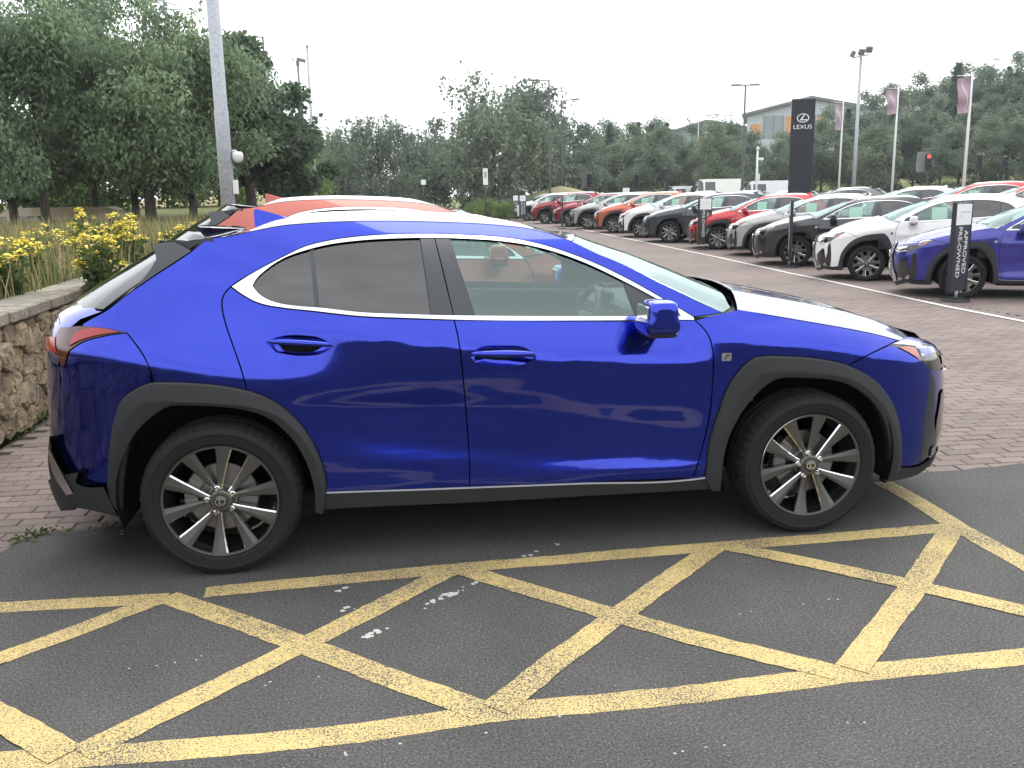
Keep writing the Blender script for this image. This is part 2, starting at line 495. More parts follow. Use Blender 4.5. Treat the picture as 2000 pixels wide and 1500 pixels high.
# ------------------------------------------------------------------ traced outlines of the near side (pixels of the photograph)
P_DLO_TOP = [(451,560),(490,535),(520,518.5),(550,503),(595,482),(640,470.5),(700,462),(790,457.3),(847,457),(900,458.5),(970,462.5),(1030,471),(1090,487),(1150,509),(1210,536.5),(1270,569),(1330,604),(1355,619)]
P_DLO_BOT = [(1357,626),(1240,626.5),(889,625.5),(790,622),(700,618),(610,608),(550,601.5),(520,596.5),(499,590),(475,577)]
P_IN_TOP = [(493,559),(500,546),(520,527),(550,507),(598,489),(640,478.5),(700,470.5),(790,465.5),(847,464.5),(900,466.3),(970,470.5),(1030,479),(1090,494.5),(1150,517),(1210,545.5),(1270,577),(1325,610)]
P_IN_BOT = [(1330,617.5),(1240,618),(931,617),(838,615.5),(790,614),(700,610),(625,601.5),(580,598),(544,592.5),(520,584),(503,572)]
P_AR = [(212,954),(214,905),(218,857),(229,805),(241,778),(265,760),(295,747),(330,746),(390,748.5),(463,758),(518,774),(566,805),(603,849),(625,893),(636,930),(638,960)]
P_ARI = [(243,1000),(245,950),(248,912),(258,864),(280,831),(309,805),(331,791),(370,789),(427,791),(482,798),(529,816),(566,849),(595,893),(609,930),(614,952),(616,996)]
P_ARC = [(225,975),(228,930),(233,885),(240,840),(262,800),(290,781),(331,780),(370,781),(430,783),(490,790),(540,806),(582,840),(613,886),(626,928),(630,955),(632,997)]
P_AF = [(1376,931),(1387,852),(1404,800),(1421,755),(1446,720),(1473,698),(1494,695),(1530,695.5),(1577,698),(1629,706),(1681,725),(1716,751),(1740,786),(1754,828),(1757.5,873),(1756,911)]
P_AFI = [(1404,954),(1409,905),(1421,852),(1446,803),(1473,769),(1501,745),(1522,735.5),(1545,735),(1577,736),(1629,741.5),(1664,755),(1695,779),(1716,810),(1728,852),(1731,900),(1721,939)]
P_AFC = [(1386,952),(1394,895),(1408,838),(1432,787),(1456,748),(1480,726),(1505,722.5),(1540,722.5),(1590,725),(1640,732),(1678,749),(1708,777),(1731,812),(1743,850),(1747,890),(1742,925)]
P_GAP = [(886.5,625),(893,650),(898,679),(904,730),(909,790),(914,850),(917,900),(917,950.5)]
P_RCUT = [(451,560),(441,570),(434,584),(434,602),(440,630),(454,672),(468,712),(476,738),(482,762)]
P_FCUT = [(1357,625),(1373,640),(1385,658),(1392,685),(1393.5,715),(1391,760),(1385,815),(1374,865),(1361,912),(1354,934)]
P_ROOF = [(408,466),(439,462),(490,451.5),(544,441),(610,435),(700,431.5),(790,431.5),(850,433),(970,439),(1040,447.5),(1085,459),(1117,471)]
P_AEDGE = [(1117,471),(1150,487),(1210,512),(1300,557),(1360,587),(1412,610)]
P_SHUT = [(1439,605),(1490,613),(1543,622),(1647,640),(1716,654),(1754,664)]
P_SILL = [(638,960),(780,955.5),(917,950.5),(1130,942.5),(1354,934),(1376,931)]
P_SILLB = [(634,996),(780,989),(917,983),(1060,975),(1195,967),(1404,955)]
P_CPIL = [(408,466),(374,491),(304,537),(240,581),(208,606),(182,620),(160,633)]
P_TAIL = [(119,640),(160,637),(205,641),(248,650),(228,652),(200,657),(160,669),(136,685),(127,717),(114,704),(104,684),(108,658)]
P_HEAD = [(1738,673),(1771,660.5),(1799,668),(1810,683),(1809,711),(1785,696),(1761,682)]

def arch(name, po, pc, pi, side, mats, parent, warp):
    n = 46; o, c, i = [resample(curve(SS(q)), n) for q in (po, pc, pi)]
    sf = sf_side(side)
    def R(q, off): return surf_pts(sf, q, off)[0]
    rows = [R(o, -.012), R(o, .010), R(o*.92+c*.08, .016), R(o*.12+c*.88, .030), R(c*.9+i*.1, .032), R(i*.93+c*.07, .026), R(i, .020)]
    last = rows[-1].copy()
    for k in (.02, .032):
        q = last.copy(); q[:, 1] -= side*k; rows.append(q)
    return strip(name, rows, mats, parent, warp, 26)

def wheel(parent, x, side, detail=True, spoke_a0=0.0, cache={}):
    key = (detail,)
    w = empty('wheel', (x, side*.9, WZ), 0 if side < 0 else math.pi, parent)
    if key not in cache:
        R0, n = .339, 144 if detail else 48
        # tyre: outer side towards -y
        prof = [(.236,.004),(.243,-.006),(.252,-.012),(.262,-.016),(.268,-.0155),(.271,-.018),(.293,-.0195),(.297,-.0215),(.301,-.0195),(.312,-.013),(.318,-.0115),(.321,-.006),(.328,.006),(.334,.022),(.3372,.042),(R0,.060),(R0,.080),(.331,.082),(.331,.092),(R0,.094),(R0,.120),(.331,.122),(.331,.132),(R0,.134),(R0,.155),(.336,.178),(.326,.198),(.295,.222),(.26,.222),(.236,.205)]
        mb = MB(); mb.lathe(prof, n, 'y')
        v = np.array(mb.v).reshape(len(prof), n, 3)
        if detail:
            for pi_, (r, h) in enumerate(prof):
                if .318 < r and h < .065:
                    for j in range(n):
                        if j % 3 == 0: v[pi_, j, [0, 2]] *= (r-.0065)/r
            for pi_ in range(3, 10): pass
        # flattened contact patch
        lim = -(WZ-.0005); zz = v[:, :, 2]; v[:, :, 2] = np.where(zz < lim, lim, zz)
        mb.v = [tuple(p) for p in v.reshape(-1, 3)]
        tyre = mb.mesh('tyre', True, 32)
        tyre.materials.append(M_RUBBER)
        # rim: barrel + ten tapered spokes
        mb = MB()
        mb.lathe([(.2425,-.004),(.2425,-.011)], 96, 'y', 0); mb.lathe([(.2425,-.011),(.2415,-.0122)], 96, 'y', 1); mb.lathe([(.2415,-.0122),(.2345,-.011),(.2315,-.004)], 96, 'y', 0)
        mb.lathe([(.2315,-.004),(.229,.012),(.221,.03),(.214,.05),(.206,.075),(.205,.16),(.214,.19)], 96, 'y', 2)
        mb.lathe([(.0,-.006),(.040,-.006),(.047,-.002),(.052,.01),(.052,.07)], 40, 'y', 0)
        for k in range(10):
            pair, s = divmod(k, 2); a = math.radians(72*pair + (17.0 if s else -17.0) + 66)
            skew = (.010 if s else -.010)
            st = []
            for r_, wd, yy, dp in ((.040,.026,.004,.045),(.075,.0255,.0095,.040),(.12,.035,.0080,.034),(.17,.048,.0020,.030),(.205,.060,-.0035,.026),(.2345,.071,-.0085,.022)):
                off = skew*(1-(r_-.04)/.2)
                h = wd/2; bv = .0018+.0016*(r_/.23)
                sg = 1 if s else -1
                # section: left foot, left shoulder, left top, ridge, right top, right shoulder, right foot (tangential, outward)
                st.append([(r_, off-h, yy+dp), (r_, off-h, yy+bv*1.5), (r_, off-h+bv*(1.9 if sg > 0 else 1.0), yy), (r_, off+sg*h*.25, yy-.0022), (r_, off+h-bv*(1.0 if sg > 0 else 1.9), yy), (r_, off+h, yy+bv*1.5), (r_, off+h, yy+dp)])
            ca, sa = math.cos(a), math.sin(a)
            rows = [[(r_*ca-t*sa, y_, r_*sa+t*ca) for (r_, t, y_) in sec] for sec in st]
            nn = len(rows[0])
            V = [p for rw in rows for p in rw]; F = []; MI = []
            for i in range(len(rows)-1):
                for j in range(nn-1):
                    mb.add([rows[i][j], rows[i][j+1], rows[i+1][j+1], rows[i+1][j]], [(0,1,2,3)], 1 if j in (1, 4) and ((j == 1) == (s == 1)) else (2 if j in (0, 5) else 0))
        rim = mb.mesh('rim', True, 25)
        for q in (M_ALLOY, M_BRIGHT, M_GLOSSBLK): rim.materials.append(q)
        # brake disc and caliper
        mb = MB(); mb.lathe([(.06,.062),(.145,.062),(.150,.066),(.150,.078),(.06,.078)], 48, 'y'); mb.lathe([(.0,.045),(.062,.045),(.066,.05),(.068,.064)], 32, 'y')
        disc = mb.mesh('brake_disc', True, 30); disc.materials.append(M_STEEL)
        mb = MB()
        for a in np.linspace(math.radians(135), math.radians(200), 8)[:-1]:
            mb.box((.128*math.cos(a), .075, .128*math.sin(a)), (.062,.065,.03), 0, Matrix.Rotation(-(a), 3, 'Y'), .006)
        cal = mb.mesh('brake_caliper', True); cal.materials.append(M_STEEL)
        mb = MB()
        mb.lathe([(.0,-.016),(.024,-.016),(.028,-.012),(.029,-.004)], 32, 'y')
        # emblem ring and angled stroke
        for i in range(24):
            a0, a1 = 2*math.pi*i/24, 2*math.pi*(i+1)/24
            q = lambda a, r_: (r_*1.12*math.cos(a), -.0175, r_*.84*math.sin(a))
            mb.add([q(a0,.0165), q(a1,.0165), q(a1,.0205), q(a0,.0205)], [(0,1,2,3)], 1)
        for pl in ([(-.010,-.008),(-.004,.012),(.001,.012),(-.004,-.005)], [(-.010,-.009),(.012,-.009),(.011,-.005),(-.008,-.005)]):
            mb.add([(p[0], -.0175, p[1]) for p in pl], [(0,1,2,3)], 1)
        cap = mb.mesh('hub_cap', True); cap.materials.append(M_GLOSSBLK); cap.materials.append(M_BRIGHT)
        mb = MB(); mb.lathe([(.0,-.012),(.007,-.012),(.0095,-.008),(.0095,.0),(.013,.003),(.013,.02)], 12, 'y', 0, False)
        nut = mb.mesh('wheel_nut', True); nut.materials.append(M_BRIGHT)
        cache[key] = (tyre, rim, disc, cal, cap, nut)
    tyre, rim, disc, cal, cap, nut = cache[key]
    rt = spoke_a0
    link('tyre', tyre, None, w)
    for nm, me in (('rim', rim), ('hub_cap', cap)):
        o = link(nm, me, None, w); o.rotation_euler = (0, rt, 0)
    link('brake_disc', disc, None, w); link('brake_caliper', cal, None, w)
    if detail:
        for k in range(5):
            a = math.radians(66+36+72*k)
            o = link('wheel_nut', nut, None, w); o.rotation_euler = (0, rt, 0)
            R = Matrix.Rotation(rt, 3, 'Y'); o.location = R @ Vector((.056*math.cos(a), -.002, .056*math.sin(a)))
    return w

HANDLE = {'rear': [(520,668),(540,659),(586,654.5),(630,662),(652,677),(635,688),(585,695),(540,689)],
          'front': [(915,694),(930,682),(982,675),(1030,681),(1049,697),(1030,709),(982,714.5),(930,708)]}

def build_car(name, paint_m, loc, rz, detail=True, warp=None, sheet=False, step=.035):
    root = empty(name, loc, rz)
    DT, DB = SS(P_DLO_TOP), SS(P_DLO_BOT)
    dlo_out = curve(DT+DB, .02, True); dlo_in = curve(SS(P_IN_TOP)+SS(P_IN_BOT), .02, True)
    AR, AF = SS(P_AR), SS(P_AF)
    gapc, rcut, fcut = SS(P_GAP), SS(P_RCUT), SS(P_FCUT)
    sill, sillb = SS(P_SILL), SS(P_SILLB)
    roof, aed, shut, cpil = SS(P_ROOF), SS(P_AEDGE), SS(P_SHUT), SS(P_CPIL)
    BG = SS([(1738,673),(1700,691),(1655,714)])                 # wing to bumper joint
    RG = SS([(248,650),(262,668),(280,694),(294,725),(300,746)])# quarter to rear bumper joint
    tail, head = SS(P_TAIL), SS(P_HEAD)
    cutl = lambda a, b: (S(a), S(b))
    kw = dict(warp=warp, step=step)
    rzmin = SS([(96,716),(93,760),(93,800),(95,848)])
    for side in (-1, 1):
        sf = sf_side(side)
        SD = lambda q: q
        # ---- body side frame: quarter, cant rail, A-pillar
        i_r = 6
        ar_q = AR[6:10]                                          # arch part under the quarter panel
        quarter = [RG[-1]]+AR[7:10]+[rcut[-1]]+rcut[::-1][1:]+DT[1:]+[S((1399,613))]+aed[::-1]+roof[::-1][1:]+cpil[1:]+[tail[3]]+RG[1:-1]
        q_poly = [RG[-1]]+AR[7:10]+[rcut[-1]]+rcut[::-1][1:]+DT[1:]+[S((1399,613))]+aed[::-1]+roof[::-1][1:]+cpil[1:]+[S((163,639)), S((205,642)), S((248,651))]+RG[1:-1]
        panel('body_side', sf, q_poly, [paint_m, M_GAP], root, rim_mi=1, **kw)
        hr = curve(SS(HANDLE['rear']), .012, True); hf = curve(SS(HANDLE['front']), .012, True)
        rdoor = rcut+AR[10:]+sill[1:3]+gapc[::-1]+DB[3:][0:]
        rdoor = rcut+AR[10:]+sill[1:3]+gapc[::-1][1:]+DB[3:]
        d1 = panel('door', sf, rdoor, [paint_m, M_GAP], root, holes=[hr[::-1]], rim_mi=1, **kw)
        fdoor = gapc+sill[3:5]+fcut[::-1][1:]+DB[1:2]
        d2 = panel('door', sf, fdoor, [paint_m, M_GAP], root, holes=[hf[::-1]], rim_mi=1, **kw)
        for d, h in ((d1, hr), (d2, hf)):
            c = h.mean(0); rows = []
            for k in (1, .9, .72, .5, .25, .02):
                dp = -.001-.034*(1-k**2)**.7
                rows.append(warp_pts(surf_pts(sf, c+(h-c)*k, dp)[0], warp))
            mb = MB(); mb.grid(rows, closed=True); mb.build('handle_recess', paint_m, d)
            # pull bar across the recess
            lo, hi = h[:, 0].min(), h[:, 0].max(); rows = []
            for t in np.linspace(0, 1, 15):
                x = lo+.012+(hi-lo-.024)*t; hh = (.009+.004*(1-(2*t-1)**2))*(1 if .04 < t < .96 else .6)
                zc = c[1]+.008+ (t-.5)*(-.016)
                of = .006+.010*(1-(2*t-1)**4)
                ring = []
                for a in np.linspace(0, 2*math.pi, 12, endpoint=False):
                    q, nn = surf_pts(sf, [(x, zc+hh*math.sin(a))], of+.010*math.cos(a)); ring.append(warp_pts(q, warp)[0])
                rows.append(ring)
            mb = MB(); mb.grid(rows, closed=True)
            mb.f.append(tuple(range(12))); mb.m.append(0); mb.sm.append(False)
            b = 14*12; mb.f.append(tuple(b+i for i in range(12))); mb.m.append(0); mb.sm.append(False)
            mb.build('handle', paint_m, d, sharp=40)
        wing = fcut[::-1]+AF[1:10]+BG[::-1][0:2]+[S((1738,673))]+shut[::-1]+[S((1412,611)), S((1399,614))]
        wing = [fcut[-1]]+AF[0:10]+BG[::-1]+shut[::-1]+[S((1412,611)), S((1399,614))]+fcut[:-1]
        panel('front_wing', sf, wing, [paint_m, M_GAP], root, rim_mi=1, **kw)
        bump_p = BG+AF[10:]+SS([(1799,907),(1806,850),(1811,800),(1820,752),(1822,728)])+head[4:]
        bump_p = BG[:-1]+[BG[-1]]+AF[10:]+SS([(1775,911),(1796,906),(1803,850),(1809,800),(1816,752),(1818,722)])+head[4:]
        panel('front_bumper_side', sf, bump_p, [paint_m, M_GAP], root, rim_mi=1, **kw)
        rb = SS([(127,718),(118,740),(112,780),(111,830),(118,880),(141,932),(170,952)])+AR[0:7]+RG[::-1]+tail[4:8]
        rb = SS([(118,745),(113,790),(111,848),(117,900),(138,942),(168,962)])+AR[0:7]+RG[::-1][1:]+tail[4:9]
        panel('rear_bumper_side', sf, rb, [paint_m, M_GAP], root, rim_mi=1, **kw)
        # ---- dark lower trims
        arch('arch_cladding', P_AR, P_ARC, P_ARI, side, M_CLAD, root, warp)
        arch('arch_cladding', P_AF, P_AFC, P_AFI, side, M_CLAD, root, warp)
        a, b = resample(curve(sill), 40), resample(curve(sillb), 40)
        R_ = lambda q, o: surf_pts(sf, q, o)[0]
        rows = [R_(a, -.01), R_(a, .004), R_(a*.9+b*.1, .012), R_(a*.1+b*.9, .006), R_(b, -.004)]
        q = rows[-1].copy(); q[:, 1] -= side*.14; q[:, 2] -= .01; rows.append(q)
        strip('side_sill', rows, M_CLAD, root, warp)
        a2 = a.copy(); a2[:, 1] += .001; b2 = a.copy(); b2[:, 1] -= .004
        strip('sill_strip', [R_(a2, .004), R_(a2, .010), R_(b2, .014), R_(b2, .006)], M_SILLSTRIP, root, warp)
        val = SS([(112,850),(120,892),(143,924),(172,944),(212,946),(238,1001),(188,989),(132,976),(118,945),(110,905)])
        panel('rear_valance', sf, val, M_CLAD, root, .034, 0, .06, **kw)
        panel('valance_insert', sf, SS([(112,872),(116,876),(130,905),(158,957),(146,960),(124,925),(114,895)]), M_RAIL, root, .040, 0, .01, **kw)
        lip = SS([(1757,913),(1775,913),(1797,908),(1818,893),(1832,878),(1829,889),(1803,918),(1754,936),(1722,941),(1732,925)])
        panel('front_lip', sf, lip, M_CLAD, root, .006, 0, .03, **kw)
        panel('bumper_corner_trim', sf, SS([(1818,724),(1826,740),(1826,800),(1826,880),(1797,907),(1803,850),(1809,800),(1816,752)]), M_GLOSSBLK, root, -.003, .001, .02, **kw)
        # ---- window line
        panel('window_trim', sf, dlo_out, M_CHROME, root, .003, .0025, .012, holes=[dlo_in], raw=True, **kw)
        l1 = cutl((604,487),(614.5,601)); l2 = cutl((611.5,484),(623.5,601.6)); l3 = cutl((820,466),(841,615.4))
        l4 = cutl((847,457),(887.5,622)); l5 = cutl((880,467.5),(929.5,616)); l6 = cutl((1214.5,542.5),(1240,612))
        cl2 = lambda p, a, b: clip(clip(p, *a, 1), *b, -1)
        gk = dict(warp=warp, step=.06, raw=True, gap=-.001, depth=.004)
        panel('quarter_glass', sf, clip(dlo_in, *l1, -1), M_PRIV, root, -.006, **gk)
        panel('window_divider', sf, cl2(dlo_in, l1, l2), M_PILLAR, root, -.003, warp=warp, raw=True, gap=0)
        panel('window', sf, cl2(dlo_in, l2, l3), M_PRIV, d1, -.006, **gk)
        panel('pillar_trim', sf, cl2(dlo_in, l3, l4), M_PILLAR, root, .0, warp=warp, raw=True, gap=.002)
        panel('pillar_trim', sf, cl2(dlo_in, l4, l5), M_PILLAR, root, .0, warp=warp, raw=True, gap=.002)
        fg = panel('window', sf, cl2(dlo_in, l5, l6), M_GLASS, d2, -.006, **gk)
        tri = clip(dlo_in, *l6, 1)
        panel('mirror_sail', sf, tri, M_PILLAR, root, -.004, warp=warp, raw=True, gap=0)
        # ---- lamps
        t_ = panel('tail_lamp', sf, tail, M_REDDK, root, .004, .001, .02, **kw)
        panel('lamp_lens', sf, SS([(138,676),(150,652),(170,643),(205,643),(236,649),(200,654),(160,665)]), M_RED, t_, .010, 0, .008, warp=warp, step=.03)
        h_ = panel('head_lamp', sf, head, M_GLOSSBLK, root, -.008, .001, .02, **kw)
        panel('side_marker', sf, SS([(1757,677.5),(1778,676),(1789,679),(1797,694),(1800,706),(1785,693)]), M_AMBER, h_, -.002, 0, .006, warp=warp, step=.03)
        panel('lamp_reflector', sf, SS([(1744,671),(1771,662),(1797,669),(1806,684),(1806,702),(1799,689),(1790,675),(1770,672)]), M_LAMP, h_, -.004, 0, .006, warp=warp, step=.03)
        panel('lamp_cover', sf, head, M_COVER, h_, .003, .001, .004, **kw)
        panel('lamp_brow', sf, SS([(1738,673),(1754,664.5),(1778,656),(1800,664),(1812,682),(1806,680),(1798,670),(1771,662)]), paint_m, root, -.010, 0, .01, warp=warp, step=.03)
        panel('spoiler_fillet', sf, SS([(300,478),(340,474.5),(374,491),(340,513),(304,536.5),(280,553),(262,565),(292,530),(306,508)]), M_PILLAR, root, .004, 0, .02, warp=warp, step=.05)
        # ---- dark inner structure behind the gaps
        ins = [(p[0], p[1]-.012) for p in DT[:1]+DB[::-1]]
        lin = [ins[0]]+AR[::-1][0:1]
        liner = AR[2:]+sill+AF[1:14]+[(1.75,.80),(1.5,.90),(1.1,.985),(.80,.995),(.5,1.0),(-.3,1.025),(-.7,1.06),(-1.0,1.10),(-1.22,1.15),(-1.5,1.16),(-1.72,1.05),(-1.80,.9)]
        panel('inner_panel', sf, liner, M_GAP, root, -.022, .0, .01, warp=warp, step=.08)
        for wx in (-WX, WX):
            mb = MB(); rows = []
            for yy in (.885, .74, .56):
                rows.append([(wx+.425*math.cos(a), side*yy, WZ+.02+.425*math.sin(a)) for a in np.linspace(-.30, math.pi+.30, 30)])
            mb.grid(rows)
            mb.add([(wx, side*.56, WZ)]+rows[-1], [(0, i+1, i+2) for i in range(29)])
            mb.build('wheel_housing', M_GAP, root)
        for wx, a0 in ((-WX, math.radians(0)), (WX, math.radians(3))):
            wheel(root, wx, side, detail, a0)
        # ---- door mirror
        mc = Vector((.555, side*(.965), 1.062))
        mm = empty('door_mirror', tuple(mc) if warp is None else tuple(warp(np.array([tuple(mc)]))[0]), 0, root)
        mb = MB(); rows = []
        for t, k in ((0,.50),(.012,.74),(.04,.88),(.10,.96),(.25,1),(.5,1.02),(.75,1),(.88,.965),(.95,.89),(.985,.76),(1.0,.52)):
            yy = side*(-.10+.225*t); ring = []
            for a in np.linspace(0, 2*math.pi, 28, endpoint=False):
                ca, sa = math.cos(a), math.sin(a); sx = math.copysign(abs(ca)**.5, ca); sz = math.copysign(abs(sa)**.5, sa)
                ring.append((.068*sx*k+.012*(sz < 0)*sx, yy, .078*sz*k*(1.0 if sz < 0 else .92)-.008+.012*t))
            rows.append(ring)
        for r_ in (0, 10): mb.add(rows[r_], [tuple(range(28))])
        mb.grid(rows, closed=True); hob = mb.build('housing', paint_m if paint_m.name not in ('copper paint',) else M_GLOSSBLK, mm)
        mb = MB()
        mb.tube([(.0,-side*.135,-.085),(.005,-side*.08,-.075),(.01,-side*.03,-.06),(.012,side*.02,-.05)], [.030,.028,.032,.030], 12); mb.build('stalk', M_GLOSSBLK, mm)
        mb = MB(); mb.box((.0,side*.025,-.073), (.125,.16,.022), 0, None, .008); mb.build('lower_cover', M_GLOSSBLK, mm)
        mb = MB(); mb.box((-.064,side*.02,.0), (.012,.15,.10), 0, None, .004); mb.build('mirror_glass', M_CHROME, mm)
        # emblem on the wing (small bright badge with a slanted mark)
        bp = S((1419,697)); e = .022
        bo = panel('wing_badge', sf, [(bp[0]-e,bp[1]-.018),(bp[0]+e,bp[1]-.018),(bp[0]+e,bp[1]+.018),(bp[0]-e,bp[1]+.018)], M_BRIGHT, root, .003, 0, .006, warp=warp, raw=True)
        panel('badge_mark', sf, np.array([(bp[0]-.010,bp[1]-.010),(bp[0]-.005,bp[1]-.010),(bp[0]+.002,bp[1]+.004),(bp[0]+.014,bp[1]+.005),(bp[0]+.016,bp[1]+.010),(bp[0]-.001,bp[1]+.009)]), M_GLOSSBLK, bo, .0036, 0, .002, warp=warp, raw=True)
    # ------------------------------------------------ top surfaces
    RE = curve(roof, .03); AE = curve(aed, .03)
    rx = np.array(RE)[:, 0]; rz_ = np.array(RE)[:, 1]; rw = W(rx, rz_)
    o_ = np.argsort(rx); rx, rz_, rw = rx[o_], rz_[o_], rw[o_]
    x0_ = rx[0]
    def roof_fn(a, b):
        w_ = np.interp(a, rx, rw); z_ = np.interp(a, rx, rz_); s = np.clip(np.abs(b)/w_, 0, 1)
        cr = .016*smooth01(x0_, x0_+.35, a)
        return np.stack([a, b, z_+cr*(1-s**2.6)], -1)
    sfr = (roof_fn, np.array([0, 0, 1.]))
    x0, x1 = rx[0], rx[-1]
    f_bow = lambda yy: x1+.10*(1-(yy/rw[-1])**2)
    pol = [(a, -w_) for a, w_ in zip(rx, rw)]+[(f_bow(yy)-.0, yy) for yy in np.linspace(-rw[-1], rw[-1], 13)[1:-1]]+[(a, w_) for a, w_ in zip(rx[::-1], rw[::-1])]
    pol += [(x0, yy) for yy in np.linspace(rw[0], -rw[0], 13)[1:-1]]
    panel('roof', sfr, np.array(pol), [paint_m, M_GAP], root, 0, .002, .012, warp=warp, raw=True, step=.06)
    for side in (-1, 1):                                          # roof rails
        xs = np.linspace(-1.16, .10, 26); w_ = np.interp(xs, rx, rw); z_ = roof_fn(xs, (w_-.055))[:, 2]
        lift = .020*np.minimum(1, np.minimum((xs+1.16)/.12, (.10-xs)/.16))**.8
        rows = []
        for k, (dy, dz) in enumerate(((-.035,-.012),(-.030,.5),(-.012,1),(.006,.95),(.040,.20),(.046,-.016))):
            rows.append(np.stack([xs, side*(w_-.055+dy), z_+(lift*dz if dz > 0 else dz)+.004], 1))
        strip('roof_rail', rows, M_RAIL, root, warp, 50)
    # windscreen
    ax, az = np.array(AE)[:, 0], np.array(AE)[:, 1]; aw = W(ax, az)
    def ws_fn(t, s):
        xx, zz, ww = [np.interp(t, np.linspace(0, 1, len(ax)), q) for q in (ax, az, aw)]
        b = 1-np.clip(np.abs(s), 0, 1.02)**2.2
        zc = .016*(1-t)+.03*t
        return np.stack([xx+(.10+.20*t)*b, s*ww, zz+zc*b*(1-.3*t)], -1)
    sfw = (ws_fn, np.array([.5, 0, 1.]))
    panel('windscreen', sfw, np.array([(0,-1),(1,-1),(1,-.6),(1,0),(1,.6),(1,1),(0,1),(0,.5),(0,0),(0,-.5)], float), M_GLASS, root, -.002, .004, .006, warp=warp, step=.06, raw=True)
    wsb = ws_fn(np.full(25, 1.0), np.linspace(-1, 1, 25))
    # cowl and wipers
    cow = [wsb+np.array([-.01,0,-.004]), wsb+np.array([.05,0,-.020]), wsb+np.array([.13,0,-.022]), wsb+np.array([.16,0,-.06])]
    cow = [c*np.array([1,.97,1]) for c in cow]
    strip('scuttle', cow, M_CLAD, root, warp)
    for yb, ye in ((-.62, .10), (.05, .60)):
        sp = np.linspace(0, 1, 14); tt = 1.0-.10*np.sin(sp*1.4); ss = (yb+(ye-yb)*sp)/aw[-1]
        q = surf_pts(sfw, np.stack([tt, ss], 1), .02)[0]; q = warp_pts(q, warp)
        mb = MB(); mb.tube(q, .008, 6); mb.build('wiper', M_GLOSSBLK, root)
    # bonnet
    sh = np.array(curve(shut, .03)); sx, sz = sh[:, 0], sh[:, 1]; sw = W(sx, sz)
    bx = np.r_[sx, 1.98, 2.10, 2.16]; bz = np.r_[sz, sz[-1]-.055, sz[-1]-.12, sz[-1]-.165]; bw = np.r_[sw, sw[-1]-.06, sw[-1]-.15, sw[-1]-.25]
    def bon_fn(a, b):
        w_ = pchip(a, bx, bw); z_ = pchip(a, bx, bz); s = np.clip(np.abs(b)/w_, 0, 1.05)
        cr = .088*(1-smooth01(1.75, 2.16, a)*.35)
        return np.stack([a, b, z_+cr*(1-s**2.3)+.010*np.exp(-((s-.62)/.10)**2)], -1)
    sfb = (bon_fn, np.array([.2, 0, 1.]))
    xb0 = sx[0]
    back = [(xb0+.155*(1-(yy/sw[0])**2)-.0, yy) for yy in np.linspace(sw[0], -sw[0], 21)]
    edge = [(a, -w_) for a, w_ in zip(bx[1:len(sx)], bw[1:len(sx)])]
    nose = [(sx[-1]+(2.10-sx[-1])*(1-(abs(yy)/sw[-1])**2.6)**.55, yy) for yy in np.linspace(-sw[-1], sw[-1], 21)[1:-1]]
    bp_ = np.array(back+edge+nose+[(a, w_) for a, w_ in zip(bx[1:len(sx)][::-1], bw[1:len(sx)][::-1])])
    panel('bonnet', sfb, bp_, [paint_m, M_GAP], root, 0, .003, .02, warp=warp, raw=True, step=.045)
    mb = MB(); mb.box((1.32, 0, .64), (.86, 1.16, .30)); mb.v = [tuple(p) for p in warp_pts(np.array(mb.v), warp)]; mb.build('engine_bay', M_GAP, root)
    # ------------------------------------------------ nose
    fk = dict(warp=warp, step=.045)
    Y = .80
    fr = [(-.79,.30),(-.72,.22),(-.4,.17),(.4,.17),(.72,.22),(.79,.30),(.80,.60),(.79,.78),(.6,.80),(.3,.80),(.0,.80),(-.3,.80),(-.6,.80),(-.79,.78),(-.80,.60)]
    fo = panel('front_fascia', SF_FRONT, fr, [paint_m, M_GAP], root, -.010, 0, .03, **fk)
    ny = np.linspace(-.97, .97, 41)*sw[-1]
    e0 = bon_fn(sx[-1]+(2.10-sx[-1])*(1-(np.abs(ny)/sw[-1])**2.6)**.55-.012, ny)-np.array([0, 0, .006])
    zt = .775+0*ny; e2 = surf_pts(SF_FRONT, np.stack([np.clip(ny*1.04, -.785, .785), zt], 1), -.006)[0]
    e1 = e0*.45+e2*.55+np.array([.022, 0, .012])
    strip('nose_panel', [e0-np.array([.03,0,.0]), e0, e1, e2], paint_m, root, warp, 60)
    spin = [(-.20,.79),(.20,.79),(.30,.70),(.245,.60),(.33,.50),(.47,.30),(.44,.235),(.30,.21),(-.30,.21),(-.44,.235),(-.47,.30),(-.33,.50),(-.245,.60),(-.30,.70)]
    panel('grille', SF_FRONT, spin, M_GLOSSBLK, root, .000, 0, .02, **fk)
    so = inset(curve(spin, closed=True), -.018); si = inset(curve(spin, closed=True), .004)
    panel('grille_surround', SF_FRONT, so, M_RAIL, root, .008, 0, .02, holes=[si], raw=True, **fk)
    mb = MB()
    for k, zz in enumerate(np.arange(.26, .78, .042)):
        hw = np.interp(zz, [.21,.30,.50,.60,.70,.79], [.36,.45,.32,.235,.285,.20])
        ys = np.linspace(-hw, hw, 17); q = surf_pts(SF_FRONT, np.stack([ys, np.full(17, zz)], 1), .008)[0]
        mb.tube(warp_pts(q, warp), .006, 5)
    mb.build('grille_bars', M_RAIL, root)
    # emblem
    q, _ = surf_pts(SF_FRONT, [(0, .62)], .024); q = warp_pts(q, warp)[0]
    mb = MB(); ring = []
    for i in range(33):
        a = 2*math.pi*i/32; ring.append((q[0], q[1]+.075*math.cos(a), q[2]+.052*math.sin(a)))
    mb.tube(ring, .006, 6); mb.tube([(q[0], -.01, q[2]+.045), (q[0], -.045, q[2]-.025), (q[0], .06, q[2]-.025)], .006, 6)
